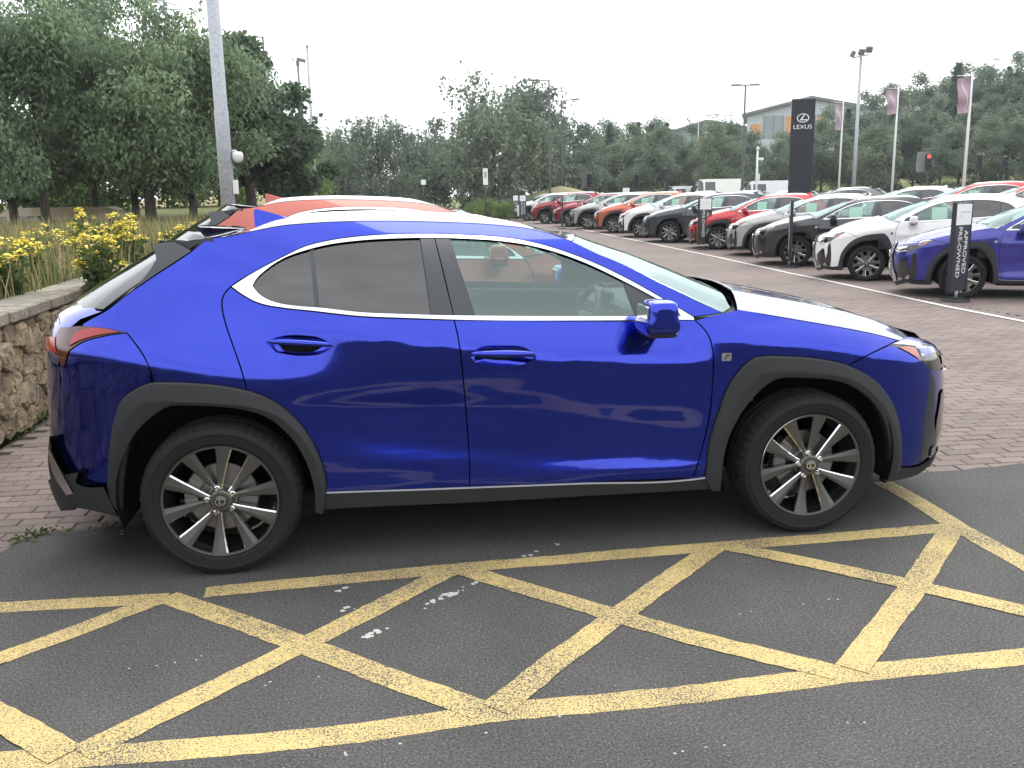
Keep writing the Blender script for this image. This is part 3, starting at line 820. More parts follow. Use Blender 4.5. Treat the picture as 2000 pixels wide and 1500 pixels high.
    mb.build('emblem', M_CHROME, root)
    for s in (-1, 1):
        hp = [(s*.34,.73),(s*.50,.765),(s*.70,.80),(s*.795,.795),(s*.795,.735),(s*.70,.705),(s*.60,.69),(s*.42,.69)]
        fl = panel('front_lamp', SF_FRONT, hp, M_GLOSSBLK, root, -.002, 0, .02, **fk)
        panel('lamp_reflector', SF_FRONT, [(s*.40,.735),(s*.52,.755),(s*.66,.775),(s*.66,.725),(s*.55,.71)], M_LAMP, fl, .002, 0, .01, **fk)
        panel('running_light', SF_FRONT, [(s*.34,.718),(s*.42,.685),(s*.60,.684),(s*.68,.70),(s*.66,.71),(s*.60,.695),(s*.43,.697)], M_WPLATE, fl, .004, 0, .01, **fk)
        panel('air_intake', SF_FRONT, [(s*.50,.46),(s*.66,.60),(s*.685,.58),(s*.70,.32),(s*.66,.25),(s*.53,.26)], M_GLOSSBLK, root, -.003, 0, .02, **fk)
        panel('fog_surround', SF_FRONT, [(s*.50,.26),(s*.56,.235),(s*.70,.265),(s*.72,.32),(s*.695,.325),(s*.66,.28),(s*.55,.275)], M_RAIL, root, .004, 0, .012, **fk)
    panel('lower_grille_lip', SF_FRONT, [(-.74,.23),(-.5,.165),(.5,.165),(.74,.23),(.70,.25),(.46,.205),(-.46,.205),(-.70,.25)], M_CLAD, root, .008, 0, .03, **fk)
    panel('number_plate', SF_FRONT, [(-.26,.385),(.26,.385),(.26,.49),(-.26,.49)], M_WPLATE, root, .016, 0, .012, **fk)
    # ------------------------------------------------ tail
    rk = dict(warp=warp, step=.05)
    panel('tailgate', SF_REAR, [(-.68,.60),(.68,.60),(.70,.9),(.68,1.03),(.62,1.07),(.3,1.08),(0,1.08),(-.3,1.08),(-.62,1.07),(-.68,1.03),(-.70,.9)], [paint_m, M_GAP], root, -.004, .002, .03, rim_mi=1, **rk)
    panel('rear_bumper', SF_REAR, [(-.74,.45),(-.6,.38),(.6,.38),(.74,.45),(.78,.62),(.72,.95),(.70,.90),(.68,.605),(-.68,.605),(-.70,.90),(-.72,.95),(-.78,.62)], [paint_m, M_GAP], root, -.006, .002, .03, rim_mi=1, **rk)
    panel('rear_diffuser', SF_REAR, [(-.76,.46),(-.6,.39),(.6,.39),(.76,.46),(.70,.28),(.5,.22),(-.5,.22),(-.70,.28)], M_CLAD, root, .034, .0, .06, **rk)
    panel('light_bar', SF_REAR, [(-.70,.96),(-.66,1.02),(-.3,.985),(.3,.985),(.66,1.02),(.70,.96),(.3,.955),(-.3,.955)], M_RED, root, .006, 0, .02, **rk)
    pl = panel('number_plate', SF_REAR, [(-.26,.72),(.26,.72),(.26,.83),(-.26,.83)], M_PLATE, root, .010, 0, .012, **rk)
    # rear screen, side fillets and spoiler
    cp = resample(curve(cpil[:5]), 20); cx, cz = cp[:, 0]-.012, cp[:, 1]; cw = W(cp[:, 0], cp[:, 1])-.01
    def rs_fn(t, s):
        xx, zz, ww = [np.interp(t, np.linspace(0, 1, 20), q_) for q_ in (cx, cz, cw)]
        b = 1-np.clip(np.abs(s), 0, 1.02)**3.0
        return np.stack([xx-(.16+.10*t)*b, s*ww, zz+.035*b*(1-t)-.0*t], -1)
    sfs = (rs_fn, np.array([-1, 0, .5]))
    panel('rear_screen', sfs, np.array([(0,-1),(1,-1),(1,0),(1,1),(0,1),(0,0)], float), M_PRIV, root, 0, .0, .006, warp=warp, step=.07, raw=True)
    ly = np.linspace(-1, 1, 33); l0 = rs_fn(np.full(33, .985), ly)-np.array([0, 0, .004])
    l2 = surf_pts(SF_REAR, np.stack([np.clip(l0[:, 1]*1.03, -.70, .70), np.full(33, 1.06)], 1), -.003)[0]; l1 = l0*.4+l2*.6+np.array([-.012, 0, .010])
    strip('tailgate_ledge', [l0, l1, l2], paint_m, root, warp, 60)
    for s in (-1, 1):
        panel('screen_fillet', sfs, np.array([(.0,s*1.0),(1.0,s*1.0),(1.0,s*.93),(.4,s*.86),(.0,s*.86)]), M_PILLAR, root, .006, 0, .02, warp=warp, step=.05, raw=True)
    sp_rows = []
    for s in np.linspace(-1, 1, 25):
        e = roof_fn(np.array([x0+.03]), np.array([s*rw[0]*.995]))[0]
        b = 1-abs(s)**3.5
        fr_ = np.array([x0+.02, e[1], e[2]-.002]); tip = np.array([x0-.155-.13*b, e[1]*(1.0-.05*b), rz_[0]-.022])
        sp_rows.append([fr_+np.array([0,0,-.03]), fr_, fr_*.5+tip*.5+np.array([0,0,.008]), tip, tip+np.array([.004,0,-.028]), fr_*.4+tip*.6+np.array([0,0,-.055])])
    mb = MB(); mb.grid([warp_pts(np.array(r), warp) for r in sp_rows])
    for e in (0, 24):
        mb.f.append(tuple(e*6+i for i in range(6))); mb.m.append(0); mb.sm.append(False)
    mb.build('spoiler', paint_m, root, sharp=35)
    for s in (-1, 1):
        mb = MB(); q = np.array(sp_rows[0 if s < 0 else -1]); k = .012*s
        pts = [(p[0], p[1]+k, p[2]) for p in q]
        pr = MB(); pr.add(list(q)+[tuple(p) for p in pts], [tuple(range(6)), tuple(range(11, 5, -1))]+[(i, (i+1) % 6, (i+1) % 6+6, i+6) for i in range(6)])
        pr.v = [tuple(p) for p in warp_pts(np.array(pr.v), warp)]; pr.build('spoiler_end', M_PILLAR, root)
    # shark fin aerial
    fx, fz = S((495,437)), None
    q = roof_fn(np.array([-1.11]), np.array([0.]))[0]
    mb = MB(); rows = []
    for (x_, h_, w_) in ((-.10,.062,.004),(-.085,.068,.020),(-.03,.052,.026),(.04,.030,.026),(.10,.008,.018),(.13,-.006,.004)):
        rows.append([(q[0]+x_, -w_, q[2]-.02), (q[0]+x_, -w_*.55, q[2]+h_*.6), (q[0]+x_, 0, q[2]+h_), (q[0]+x_, w_*.55, q[2]+h_*.6), (q[0]+x_, w_, q[2]-.02)])
    mb.grid([warp_pts(np.array(r), warp) for r in rows]); mb.f.append((0,1,2,3,4)); mb.m.append(0); mb.sm.append(False)
    mb.build('aerial_fin', paint_m, root, sharp=50)
    # ------------------------------------------------ floor pan and cabin
    mb = MB(); mb.box((0,0,.32), (1.70,1.62,.24)); mb.box((0,0,.34), (3.9,1.06,.22)); mb.build('floor_pan', M_GAP, root)
    def cab(nm, mt, fn):
        mb = MB(); fn(mb); mb.v = [tuple(p) for p in warp_pts(np.array(mb.v), warp)]; return mb.build(nm, mt, root, sharp=40)
    def dash(mb):
        prof = [(.62,.60),(.60,.86),(.55,.93),(.56,.985),(.66,1.015),(.95,1.01),(1.12,1.0),(1.12,.6)]
        for y0, y1 in ((-.70,.70),): mb.prism(prof, y0, y1)
        mb.box((.575,.02,1.03), (.03,.28,.10), 0, None, .01); mb.box((.60,-.37,1.02), (.12,.30,.07), 0, None, .02)
    cab('dashboard', M_INT, dash)
    def rim_(mb):
        c = Vector((.36,-.37,.955)); ax1 = Vector((0,1,0)); ax2 = Vector((.38,0,.92))
        mb.tube([c+ax1*(.185*math.cos(a))+ax2*(.185*math.sin(a)) for a in np.linspace(0, 2*math.pi, 33)], .016, 8)
        for a in (0, math.pi, -math.pi/2): mb.tube([c, c+ax1*(.18*math.cos(a))+ax2*(.18*math.sin(a))], .015, 6)
        mb.lathe([(.0,-.02),(.06,-.02),(.065,.01),(.03,.10)], 16, 'x', 0, True, tuple(c))
    cab('steering_wheel', M_INT, rim_)
    def seat(cx_, cy_, w_):
        def f(mb):
            rows = []
            for (x_, z_, hw, th) in ((.26,.50,.9,.10),(.0,.52,1,.12),(-.18,.50,1,.13)):
                rows.append([(cx_+x_, cy_+w_*k*hw, z_+dz) for k, dz in ((-1,-th),(-1,.03),(-.8,.06),(-.4,.03),(0,.02),(.4,.03),(.8,.06),(1,.03),(1,-th))])
            mb.grid(rows, closed=True); 
            rows = []
            for t, hw in ((0,.98),(.3,1.0),(.6,.98),(.85,.85),(1,.55)):
                x_, z_ = cx_-.17-.20*t, .50+.52*t
                rows.append([(x_+dx, cy_+w_*hw*k, z_) for k, dx in ((-1,-.05),(-1,.05),(-.75,.085),(-.35,.05),(.35,.05),(.75,.085),(1,.05),(1,-.05),(0,-.09))])
            mb.grid(rows, closed=True)
            mb.box((cx_-.385,cy_,1.145), (.09,.25,.17), 0, Matrix.Rotation(-.25, 3, 'Y'), .035)
            for s in (-.05,.05): mb.tube([(cx_-.37,cy_+s,.98),(cx_-.38,cy_+s,1.10)], .008, 6)
        return f
    cab('front_seat', M_SEAT, seat(-.10,-.37,.25)); cab('front_seat', M_SEAT, seat(-.10,.37,.25))
    def bench(mb):
        mb.box((-.78,0,.52), (.50,1.20,.16), 0, None, .05); mb.box((-1.08,0,.80), (.16,1.24,.56), 0, Matrix.Rotation(-.32, 3, 'Y'), .05)
        for yy in (-.38,.38): mb.box((-1.19,yy,1.12), (.09,.26,.14), 0, Matrix.Rotation(-.25, 3, 'Y'), .03)
    cab('rear_bench', M_SEAT, bench)
    for s in (-1, 1):
        a = np.array([(-1.05,.45),(-.6,.45),(0,.45),(.7,.45)]); rows = []
        xs = np.linspace(-.84, .78, 18)
        for zz, of in ((.36,-.05),(.62,-.055),(.66,-.09),(.72,-.09),(.76,-.055),(1.0,-.045)):
            z2 = np.full(18, zz) if zz < 1 else z_belt(xs)-.008
            rows.append(surf_pts(sf_side(s), np.stack([xs, z2], 1), of)[0])
        rows.append(surf_pts(sf_side(s), np.stack([xs, z_belt(xs)-.012], 1), -.012)[0])
        strip('door_lining', rows, M_INT, root, warp)
    xs = np.linspace(x0+.05, x1, 16)
    rows = [np.stack([xs, s*np.interp(xs, rx, rw)*.96, roof_fn(xs, s*np.interp(xs, rx, rw)*.96)[:, 2]-.035], 1) for s in np.linspace(-1, 1, 9)]
    strip('headlining', rows, M_INTLT, root, warp)
    mb = MB(); mb.box((.30,.0,1.30), (.02,.22,.07), 0, None, .008); mb.tube([(.31,0,1.32),(.34,0,1.385)], .012, 6)
    mb.v = [tuple(p) for p in warp_pts(np.array(mb.v), warp)]; mb.build('rear_view_mirror', M_GLOSSBLK, root)
    if sheet:
        sp = np.array([(-.02,.0)]); 
        for s in (1,):
            panel('price_sheet', sf_side(s), [(-.16,1.05),(.14,1.05),(.14,1.30),(-.16,1.30)], M_PAPER, root, -.02, 0, .002, warp=warp, step=.1)
    return root
hero = build_car('parked_car', PAINT['blue'], (0, YC, 0), 0.0)
tag(hero, 'blue hatchback', 'car')
# ================================================================== setting materials
RS = np.random.RandomState(11); random.seed(5)
M_ASPH = mat('worn asphalt', (.05,.05,.05), .86, spec=.3)
_n1 = noise(M_ASPH, 130, 4, .75); _n2 = noise(M_ASPH, 1.6, 5, .6); _n3 = noise(M_ASPH, 85, 2, .6)
_c = ramp(M_ASPH, _n1, [(.30,(.012,.012,.013)),(.46,(.058,.057,.057)),(.60,(.104,.101,.098)),(.72,(.30,.295,.285))])
_c = mixc(M_ASPH, .55, _c, ramp(M_ASPH, _n2, [(.3,(.60,.60,.62)),(.7,(1.25,1.22,1.16))]), 'MULTIPLY')
_c = mixc(M_ASPH, .5, _c, ramp(M_ASPH, _n3, [(.35,(.55,.55,.55)),(.65,(1.4,1.4,1.4))]), 'MULTIPLY')
L(M_ASPH, _c, bsdf(M_ASPH).inputs['Base Color'])
_h = N(M_ASPH, 'ShaderNodeMath', operation='ADD'); L(M_ASPH, _n1, _h.inputs[0]); L(M_ASPH, _n3, _h.inputs[1])
bump(M_ASPH, _h.outputs[0], .006, .55)

def worn_paint(name, col, lo, hi):
    """road paint worn off in specks: paint where the stones stand proud, asphalt where it has gone"""
    mt = mat(name, col, .75, spec=.3)
    a = noise(mt, 165, 3, .65); b = noise(mt, 2.3, 3, .5)
    s_ = N(mt, 'ShaderNodeMath', operation='MULTIPLY_ADD'); L(mt, b, s_.inputs[0]); s_.inputs[1].default_value = .30; L(mt, a, s_.inputs[2])
    f = ramp(mt, s_.outputs[0], [(lo,(0,0,0)),(hi,(1,1,1))])
    tone = mixc(mt, noise(mt, 5, 4), tuple(k*.78 for k in col), tuple(min(1, k*1.12) for k in col))
    L(mt, mixc(mt, f, (.075,.073,.070), tone), bsdf(mt).inputs['Base Color'])
    bump(mt, a, .004, .5)
    return mt
M_YEL = worn_paint('worn yellow road paint', (.52,.395,.165), .565, .655)
M_WHITE = worn_paint('worn white road paint', (.60,.59,.56), .46, .56)
M_FLECK = mat('white paint fleck', (.40,.40,.37), .85)

def paver_mat(name, base, var):
    mt = mat(name, base, .88, spec=.3)
    g = N(mt, 'ShaderNodeNewGeometry'); oi = N(mt, 'ShaderNodeObjectInfo')
    ad = N(mt, 'ShaderNodeMath', operation='ADD'); L(mt, g.outputs['Random Per Island'], ad.inputs[0]); L(mt, oi.outputs['Random'], ad.inputs[1])
    fr = N(mt, 'ShaderNodeMath', operation='FRACT'); L(mt, ad.outputs[0], fr.inputs[0])
    c = ramp(mt, fr.outputs[0], [(0, tuple(k*(1-var) for k in base)), (.5, base), (1, (base[0]*(1+var), base[1]*(1+var*.8), base[2]*(1+var*.7)))])
    tc = N(mt, 'ShaderNodeNewGeometry').outputs['Position']
    n = noise(mt, 90, 4, .7, vec=tc); n2 = noise(mt, .55, 4, .6, vec=tc)
    c = mixc(mt, .75, c, ramp(mt, n, [(.3,(.66,.66,.66)),(.7,(1.28,1.28,1.28))]), 'MULTIPLY')
    c = mixc(mt, .6, c, ramp(mt, n2, [(.3,(.72,.72,.74)),(.7,(1.2,1.18,1.16))]), 'MULTIPLY')
    L(mt, c, bsdf(mt).inputs['Base Color']); bump(mt, n, .003, .5)
    return mt
M_PAVE = paver_mat('weathered red-brown block', (.172,.139,.128), .14)
M_JOINT = mat('sandy joint fill', (.085,.070,.058), .95)
L(M_JOINT, ramp(M_JOINT, noise(M_JOINT, 60, 4), [(.3,(.055,.050,.042)),(.7,(.14,.12,.10))]), bsdf(M_JOINT).inputs['Base Color'])
M_FARPAVE = mat('block paving', (.2,.16,.14), .9, spec=.3)
_tp = N(M_FARPAVE, 'ShaderNodeNewGeometry').outputs['Position']
_bt = N(M_FARPAVE, 'ShaderNodeTexBrick'); L(M_FARPAVE, _tp, _bt.inputs['Vector'])
for k, v in (('Scale',1.0),('Brick Width',.2),('Row Height',.1),('Mortar Size',.005)): _bt.inputs[k].default_value = v
_bt.inputs['Color1'].default_value = (.150,.121,.111,1); _bt.inputs['Color2'].default_value = (.195,.158,.145,1); _bt.inputs['Mortar'].default_value = (.105,.088,.078,1)
_n2 = noise(M_FARPAVE, .55, 4, .6, vec=_tp)
L(M_FARPAVE, mixc(M_FARPAVE, .6, _bt.outputs[0], ramp(M_FARPAVE, _n2, [(.3,(.72,.72,.74)),(.7,(1.2,1.18,1.16))]), 'MULTIPLY'), bsdf(M_FARPAVE).inputs['Base Color'])

def stone_mat(name, c0, c1, c2):
    mt = mat(name, c1, .92, spec=.25)
    oi = N(mt, 'ShaderNodeObjectInfo').outputs['Random']; tc = N(mt, 'ShaderNodeNewGeometry').outputs['Position']
    n = noise(mt, 7, 6, .65, vec=tc); n2 = noise(mt, 45, 5, .7, vec=tc); n3 = noise(mt, 1.3, 4, .6, vec=tc)
    c = ramp(mt, n, [(.3, c0), (.5, c1), (.72, c2)])
    c = mixc(mt, .7, c, ramp(mt, oi, [(0,(.68,.66,.62)),(.5,(1,1,1)),(1,(1.28,1.2,1.08))]), 'MULTIPLY')
    c = mixc(mt, .6, c, ramp(mt, n2, [(.3,(.55,.55,.55)),(.7,(1.3,1.3,1.3))]), 'MULTIPLY')
    c = mixc(mt, .6, c, ramp(mt, n3, [(.35,(.62,.64,.60)),(.65,(1.12,1.1,1.06))]), 'MULTIPLY')
    L(mt, c, bsdf(mt).inputs['Base Color'])
    m_ = N(mt, 'ShaderNodeMath', operation='ADD'); L(mt, n, m_.inputs[0]); L(mt, n2, m_.inputs[1]); bump(mt, m_.outputs[0], .03, .9)
    return mt
M_STONE = stone_mat('buff rubble sandstone', (.21,.17,.125), (.36,.295,.215), (.46,.395,.30))
M_COPING = stone_mat('weathered coping stone', (.21,.195,.165), (.33,.31,.265), (.43,.40,.35))
M_MORTAR = stone_mat('lime mortar', (.085,.072,.055), (.15,.128,.10), (.24,.21,.165))

def foliage(name, dark, mid, light, trans=.25):
    mt = mat(name, mid, .6, spec=.25)
    g = N(mt, 'ShaderNodeNewGeometry'); tc = g.outputs['Position']
    oi = N(mt, 'ShaderNodeObjectInfo').outputs['Random']
    c = ramp(mt, g.outputs['Random Per Island'], [(0, dark), (.55, mid), (1, light)])
    n = noise(mt, .9, 3, .6, vec=tc)
    c = mixc(mt, .6, c, ramp(mt, n, [(.3,(.70,.72,.74)),(.7,(1.3,1.25,1.12))]), 'MULTIPLY')
    c = mixc(mt, .6, c, ramp(mt, oi, [(0,(.80,.84,.88)),(1,(1.22,1.14,1.02))]), 'MULTIPLY')
    L(mt, c, bsdf(mt).inputs['Base Color'])
    nt = mt.node_tree; tr = nt.nodes.new('ShaderNodeBsdfTranslucent'); mx = nt.nodes.new('ShaderNodeMixShader'); mx.inputs[0].default_value = trans
    L(mt, c, tr.inputs[0]); out = [x for x in nt.nodes if x.type == 'OUTPUT_MATERIAL'][0]
    L(mt, bsdf(mt).outputs[0], mx.inputs[1]); L(mt, tr.outputs[0], mx.inputs[2]); L(mt, mx.outputs[0], out.inputs[0])
    return mt
M_LEAF_A = foliage('cherry leaves', (.110,.165,.100), (.19,.27,.165), (.31,.40,.25), .5)
M_LEAF_B = foliage('maple leaves', (.050,.082,.058), (.082,.128,.088), (.125,.18,.115), .45)
M_LEAF_C = foliage('birch leaves', (.10,.138,.108), (.155,.205,.155), (.22,.275,.205), .5)
M_LEAF_D = foliage('woodland leaves', (.105,.145,.11), (.160,.212,.155), (.22,.275,.195), .5)
M_LEAF_E = foliage('conifer needles', (.065,.095,.078), (.10,.138,.11), (.135,.178,.14), .4)
M_LEAF_G = foliage('bright shrub leaves', (.085,.135,.05), (.145,.215,.08), (.21,.29,.12), .4)
M_LEAF_S = foliage('pale shrub leaves', (.09,.12,.04), (.16,.20,.07), (.25,.28,.12))
M_BARK = mat('bark', (.05,.042,.034), .9); L(M_BARK, ramp(M_BARK, noise(M_BARK, 14, 5, .6, mapping=(1,1,.25)), [(.3,(.022,.018,.016)),(.7,(.085,.072,.058))]), bsdf(M_BARK).inputs['Base Color'])
M_GRASS = foliage('dry meadow grass', (.10,.12,.045), (.30,.25,.125), (.48,.40,.235), .3)
M_GREEN = foliage('green grass blades', (.05,.085,.025), (.09,.135,.045), (.15,.20,.07), .3)
M_TURF = mat('turf', (.1,.12,.05), .95, spec=.2)
L(M_TURF, ramp(M_TURF, noise(M_TURF, .35, 6, .65), [(.32,(.075,.10,.035)),(.5,(.13,.145,.06)),(.66,(.27,.24,.13))]), bsdf(M_TURF).inputs['Base Color'])
bump(M_TURF, noise(M_TURF, 9, 5), .08, .8)
M_FLOWER = mat('ragwort yellow', (.72,.52,.02), .7); 
_g = N(M_FLOWER, 'ShaderNodeNewGeometry'); L(M_FLOWER, ramp(M_FLOWER, _g.outputs['Random Per Island'], [(0,(.58,.44,.015)),(1,(.85,.76,.14))]), bsdf(M_FLOWER).inputs['Base Color'])
M_GALV = mat('galvanised steel', (.38,.40,.43), .5, .5); L(M_GALV, ramp(M_GALV, noise(M_GALV, 30, 3), [(.3,(.31,.33,.37)),(.7,(.45,.47,.50))]), bsdf(M_GALV).inputs['Base Color'])
M_DKPOLE = mat('dark painted steel', (.045,.050,.052), .5)
M_WPOLE = mat('white painted pole', (.62,.64,.64), .4)
M_LANTERN = mat('lantern grey', (.16,.165,.17), .5)

# ================================================================== ground
def flat(name, pts, z, mt, kind='structure', parent=None, sub=0):
    mb = MB(); mb.add([(p[0], p[1], z) for p in pts], [tuple(range(len(pts)))])
    o = mb.build(name, mt, parent, fix=False)
    if o.data.polygons[0].normal.z < 0: o.data.flip_normals()
    if kind and not parent: o['kind'] = kind
    return o
flat('ground', [(-600,-250),(600,-250),(600,700),(-600,700)], -.32, M_TURF)
EDGE = [(-2.55,.30),(-2.40,.46),(-2.334,.648),(-2.21,.70),(-1.814,.705),(-.6,.715),(.9,.733),(2.53,.753),(3.05,.80),(4.2,.86),(9.0,1.10),(30,2.1)]
ej = []
for (a, b) in zip(EDGE[:-1], EDGE[1:]):
    k = max(1, int(math.hypot(b[0]-a[0], b[1]-a[1])/.09)) if a[0] < 5 else 1
    for i in range(k):
        t = i/k; ej.append((a[0]+(b[0]-a[0])*t, a[1]+(b[1]-a[1])*t+(random.uniform(-.010,.010) if a[0] < 4 else 0)))
road = flat('asphalt_road', [(-3.16,-40),(30,-40)]+[(30,2.1)]+ej[::-1]+[(-2.75,.06),(-3.16,-.36)], 0.0, M_ASPH)
def lot_z(y): return np.interp(y, [1.5,4.5,8,14,20,27,36,80], [0,-.03,-.09,-.12,-.09,-.045,0,0])
# ---- block paving: joint bed, single blocks, far sheet
mb = MB(); mb.grid([[(x, y, -.022+float(lot_z(y))) for x in (-3.16, 10, 30)] for y in np.r_[-2, np.linspace(0, 40, 41), 75]], smooth=False)
pav = mb.build('block_paving', M_JOINT); pav['kind'] = 'structure'; 
if pav.data.polygons[0].normal.z < 0: pav.data.flip_normals()
BX0, BX1, BY0, BY1 = -3.14, 7.6, -.4, 9.6
def edge_y(x): return np.interp(x, [p[0] for p in EDGE], [p[1] for p in EDGE])
def block_mesh(mb, cx, cy, w, d, rz, tz, tx, ty):
    h, b = .05, .005; c, s = math.cos(rz), math.sin(rz)
    V = []
    for z_, i in ((-.02,0),(-b,0),(0,b)):
        for sx_, sy_ in ((-1,-1),(1,-1),(1,1),(-1,1)):
            X, Y = sx_*(w/2-i), sy_*(d/2-i)
            V.append((cx+X*c-Y*s, cy+X*s+Y*c, z_-.003+tz+(tx*X+ty*Y if z_ > -.02 else 0)))
    mb.add(V, [(8,9,10,11)]+[(k, (k+1) % 4, (k+1) % 4+4, k+4) for k in range(4)]+[(k+4, (k+1) % 4+4, (k+1) % 4+8, k+8) for k in range(4)])
blocks = []
th = math.radians(-2.0); ct, st_ = math.cos(th), math.sin(th)
for r in range(-14, 110):
    for c in range(-22, 52):
        u = c*.2+(.1 if r % 2 else 0); v = r*.1
        x, y = u*ct-v*st_, u*st_+v*ct
        if not (BX0+.1 < x < BX1 and BY0 < y < BY1): continue
        if x > -2.4 and y < edge_y(x)-.04: continue
        if x <= -2.4 and y < .26+(x+2.55)*1.06: continue
        blocks.append((x, y))
def vis_size(x, y):
    d = np.array([x, y, 0])-CAM; dep = d@AF_; px = 1000+FPX*(d@AR_)/dep; py = 750-FPX*(d@AU_)/dep
    seen = (-20 < px < 2020 and py < 1500) and ((px < 300) or (px > 1730 and py < 940 and not (px < 1850 and py > 680)))
    return (1e4 if seen else 0)/dep**2
blocks.sort(key=lambda p: -vis_size(*p))
proto_b = []
for k in range(6):
    mb = MB(); block_mesh(mb, 0, 0, .192+.002*(k % 3), .092+.0015*(k % 2), 0, 0, RS.uniform(-.012,.012), RS.uniform(-.02,.02))
    me = mb.mesh('paving_block'); me.materials.append(M_PAVE); proto_b.append(me)
for (x, y) in blocks[:300]:
    o = link('paving_block', proto_b[random.randrange(6)], None, pav); o.location = (x, y, random.uniform(-.003,.001)+float(lot_z(y))); o.rotation_euler = (0,0,th+random.uniform(-.012,.012)+(math.pi if random.random() < .5 else 0))
mb = MB()
for (x, y) in blocks[300:]:
    block_mesh(mb, x, y, .194, .094, th+random.uniform(-.012,.012), random.uniform(-.003,.001)+float(lot_z(y)), random.uniform(-.012,.012), random.uniform(-.02,.02))
o = mb.build('paving_blocks', M_PAVE, pav, fix=False); o['kind'] = 'stuff'
mb = MB()
mb.grid([[(x, y, -.004+float(lot_z(y))) for x in (BX1, 14, 30)] for y in np.r_[.95, np.linspace(1.5, BY1-.05, 12)]], smooth=False)
mb.grid([[(x, y, -.004+float(lot_z(y))) for x in (-3.16, BX1, 14, 30)] for y in np.r_[np.linspace(BY1-.05, 40, 34), 75]], smooth=False)
fp = mb.build('far_paving', M_FARPAVE); fp['kind'] = 'structure'
if fp.data.polygons[0].normal.z < 0: fp.data.flip_normals()
# ---- painted lines (pixels on the ground plane)
def gline(name, pts, w, mt, z, parent):
    def hit(p):
        q = at_z(p, 0)
        for _ in range(6): q = at_z(p, float(lot_z(q[1])))
        return q[:2]
    P = [np.array(hit(p)) for p in pts]
    L_, R_ = [], []
    for i, p in enumerate(P):
        t = P[min(i+1, len(P)-1)]-P[max(i-1, 0)]; t /= np.linalg.norm(t); n = np.array([-t[1], t[0]])
        L_.append(p+n*w/2); R_.append(p-n*w/2)
    def dense(Q):
        out = []
        for a, b in zip(Q[:-1], Q[1:]):
            k = max(1, int(np.linalg.norm(b-a)/.035))
            for i in range(k):
                out.append(a+(b-a)*i/k+RS.uniform(-.0035,.0035,2)*(np.linalg.norm(a-CAM[:2]) < 9))
        return out+[Q[-1]]
    Lp, Rp = dense(L_), dense(R_); n = min(len(Lp), len(Rp))
    Lp, Rp = resample(np.array(Lp), n), resample(np.array(Rp), n)
    mb = MB(); mb.grid([[(*p, z+float(lot_z(p[1]))) for p in Lp], [(*p, z+float(lot_z(p[1]))) for p in Rp]], smooth=False)
    o = mb.build(name, mt, parent, fix=False)
    if o.data.polygons[0].normal.z < 0: o.data.flip_normals()
    return o
YL = [([(-260,1506),(140,1480),(455,1456.5),(696,1433),(947,1394),(1346,1357),(1643,1318),(2000,1282),(2300,1250)], .105),
      ([(-200,1200),(0,1187),(325,1169)], .10), ([(402,1157),(650,1133),(895,1110),(1346,1072),(1630,1050),(1862,1030)], .105),
      ([(1722,941),(1790,978),(1868,1028),(2000,1101),(2200,1212)], .11),
      ([(0,1287),(150,1232),(320,1167)], .10), ([(325,1166),(470,1216),(591,1260),(760,1324),(945,1390)], .105),
      ([(158,1472),(340,1383),(591,1261),(740,1186),(885,1112)], .105),
      ([(890,1110),(1040,1155),(1206,1204),(1350,1246),(1636,1315)], .105), ([(968,1386),(1080,1296),(1206,1204),(1300,1136),(1402,1066)], .105),
      ([(1408,1065),(1600,1104),(1775,1142),(2000,1194),(2200,1240)], .105), ([(1664,1308),(1720,1232),(1787,1144),(1860,1032)], .105),
      ([(-120,1340),(0,1402),(128,1476)], .105), ([(0,1287),(-160,1340)], .10)]
for k, (pts, w) in enumerate(YL):
    gline('yellow_line', pts, w, M_YEL, .0012+.0003*k, road)
gline('white_line', [(2160,662),(2000,628),(1600,545),(1400,502),(1290,479.5),(1200,461.5),(1120,445)], .095, M_WHITE, .004, fp)
mb = MB(); fz = .0006
for (x, y, n_, sp) in ((1080,1062,2,14),(672,1150,5,22),(678,1188,4,14),(850,1172,12,38),(905,1150,12,32),(745,1228,12,36),(1040,1080,3,16),(235,1040,3,16),(520,1030,2,10),(560,1330,3,60),(1210,1380,6,150),(300,1300,5,160),(1500,1440,6,240),(820,1450,5,200),(1560,1180,5,120)):
    for i in range(n_):
        t = random.uniform(-1, 1); p = at_z((x+sp*t+random.uniform(-4,4), y-sp*.55*t*(1 if n_ > 6 else .3)+random.uniform(-4,4)), 0); r_ = random.uniform(.004,.013) if n_ > 1 and sp < 60 else .004
        fz += .000004
        k = 6; mb.add([(p[0]+r_*random.uniform(.6,1.5)*math.cos(6.283*i_/k), p[1]+r_*random.uniform(.6,1.5)*math.sin(6.283*i_/k), fz) for i_ in range(k)], [tuple(range(k))])
o = mb.build('paint_flecks', M_FLECK, road, fix=False); o['kind'] = 'stuff'

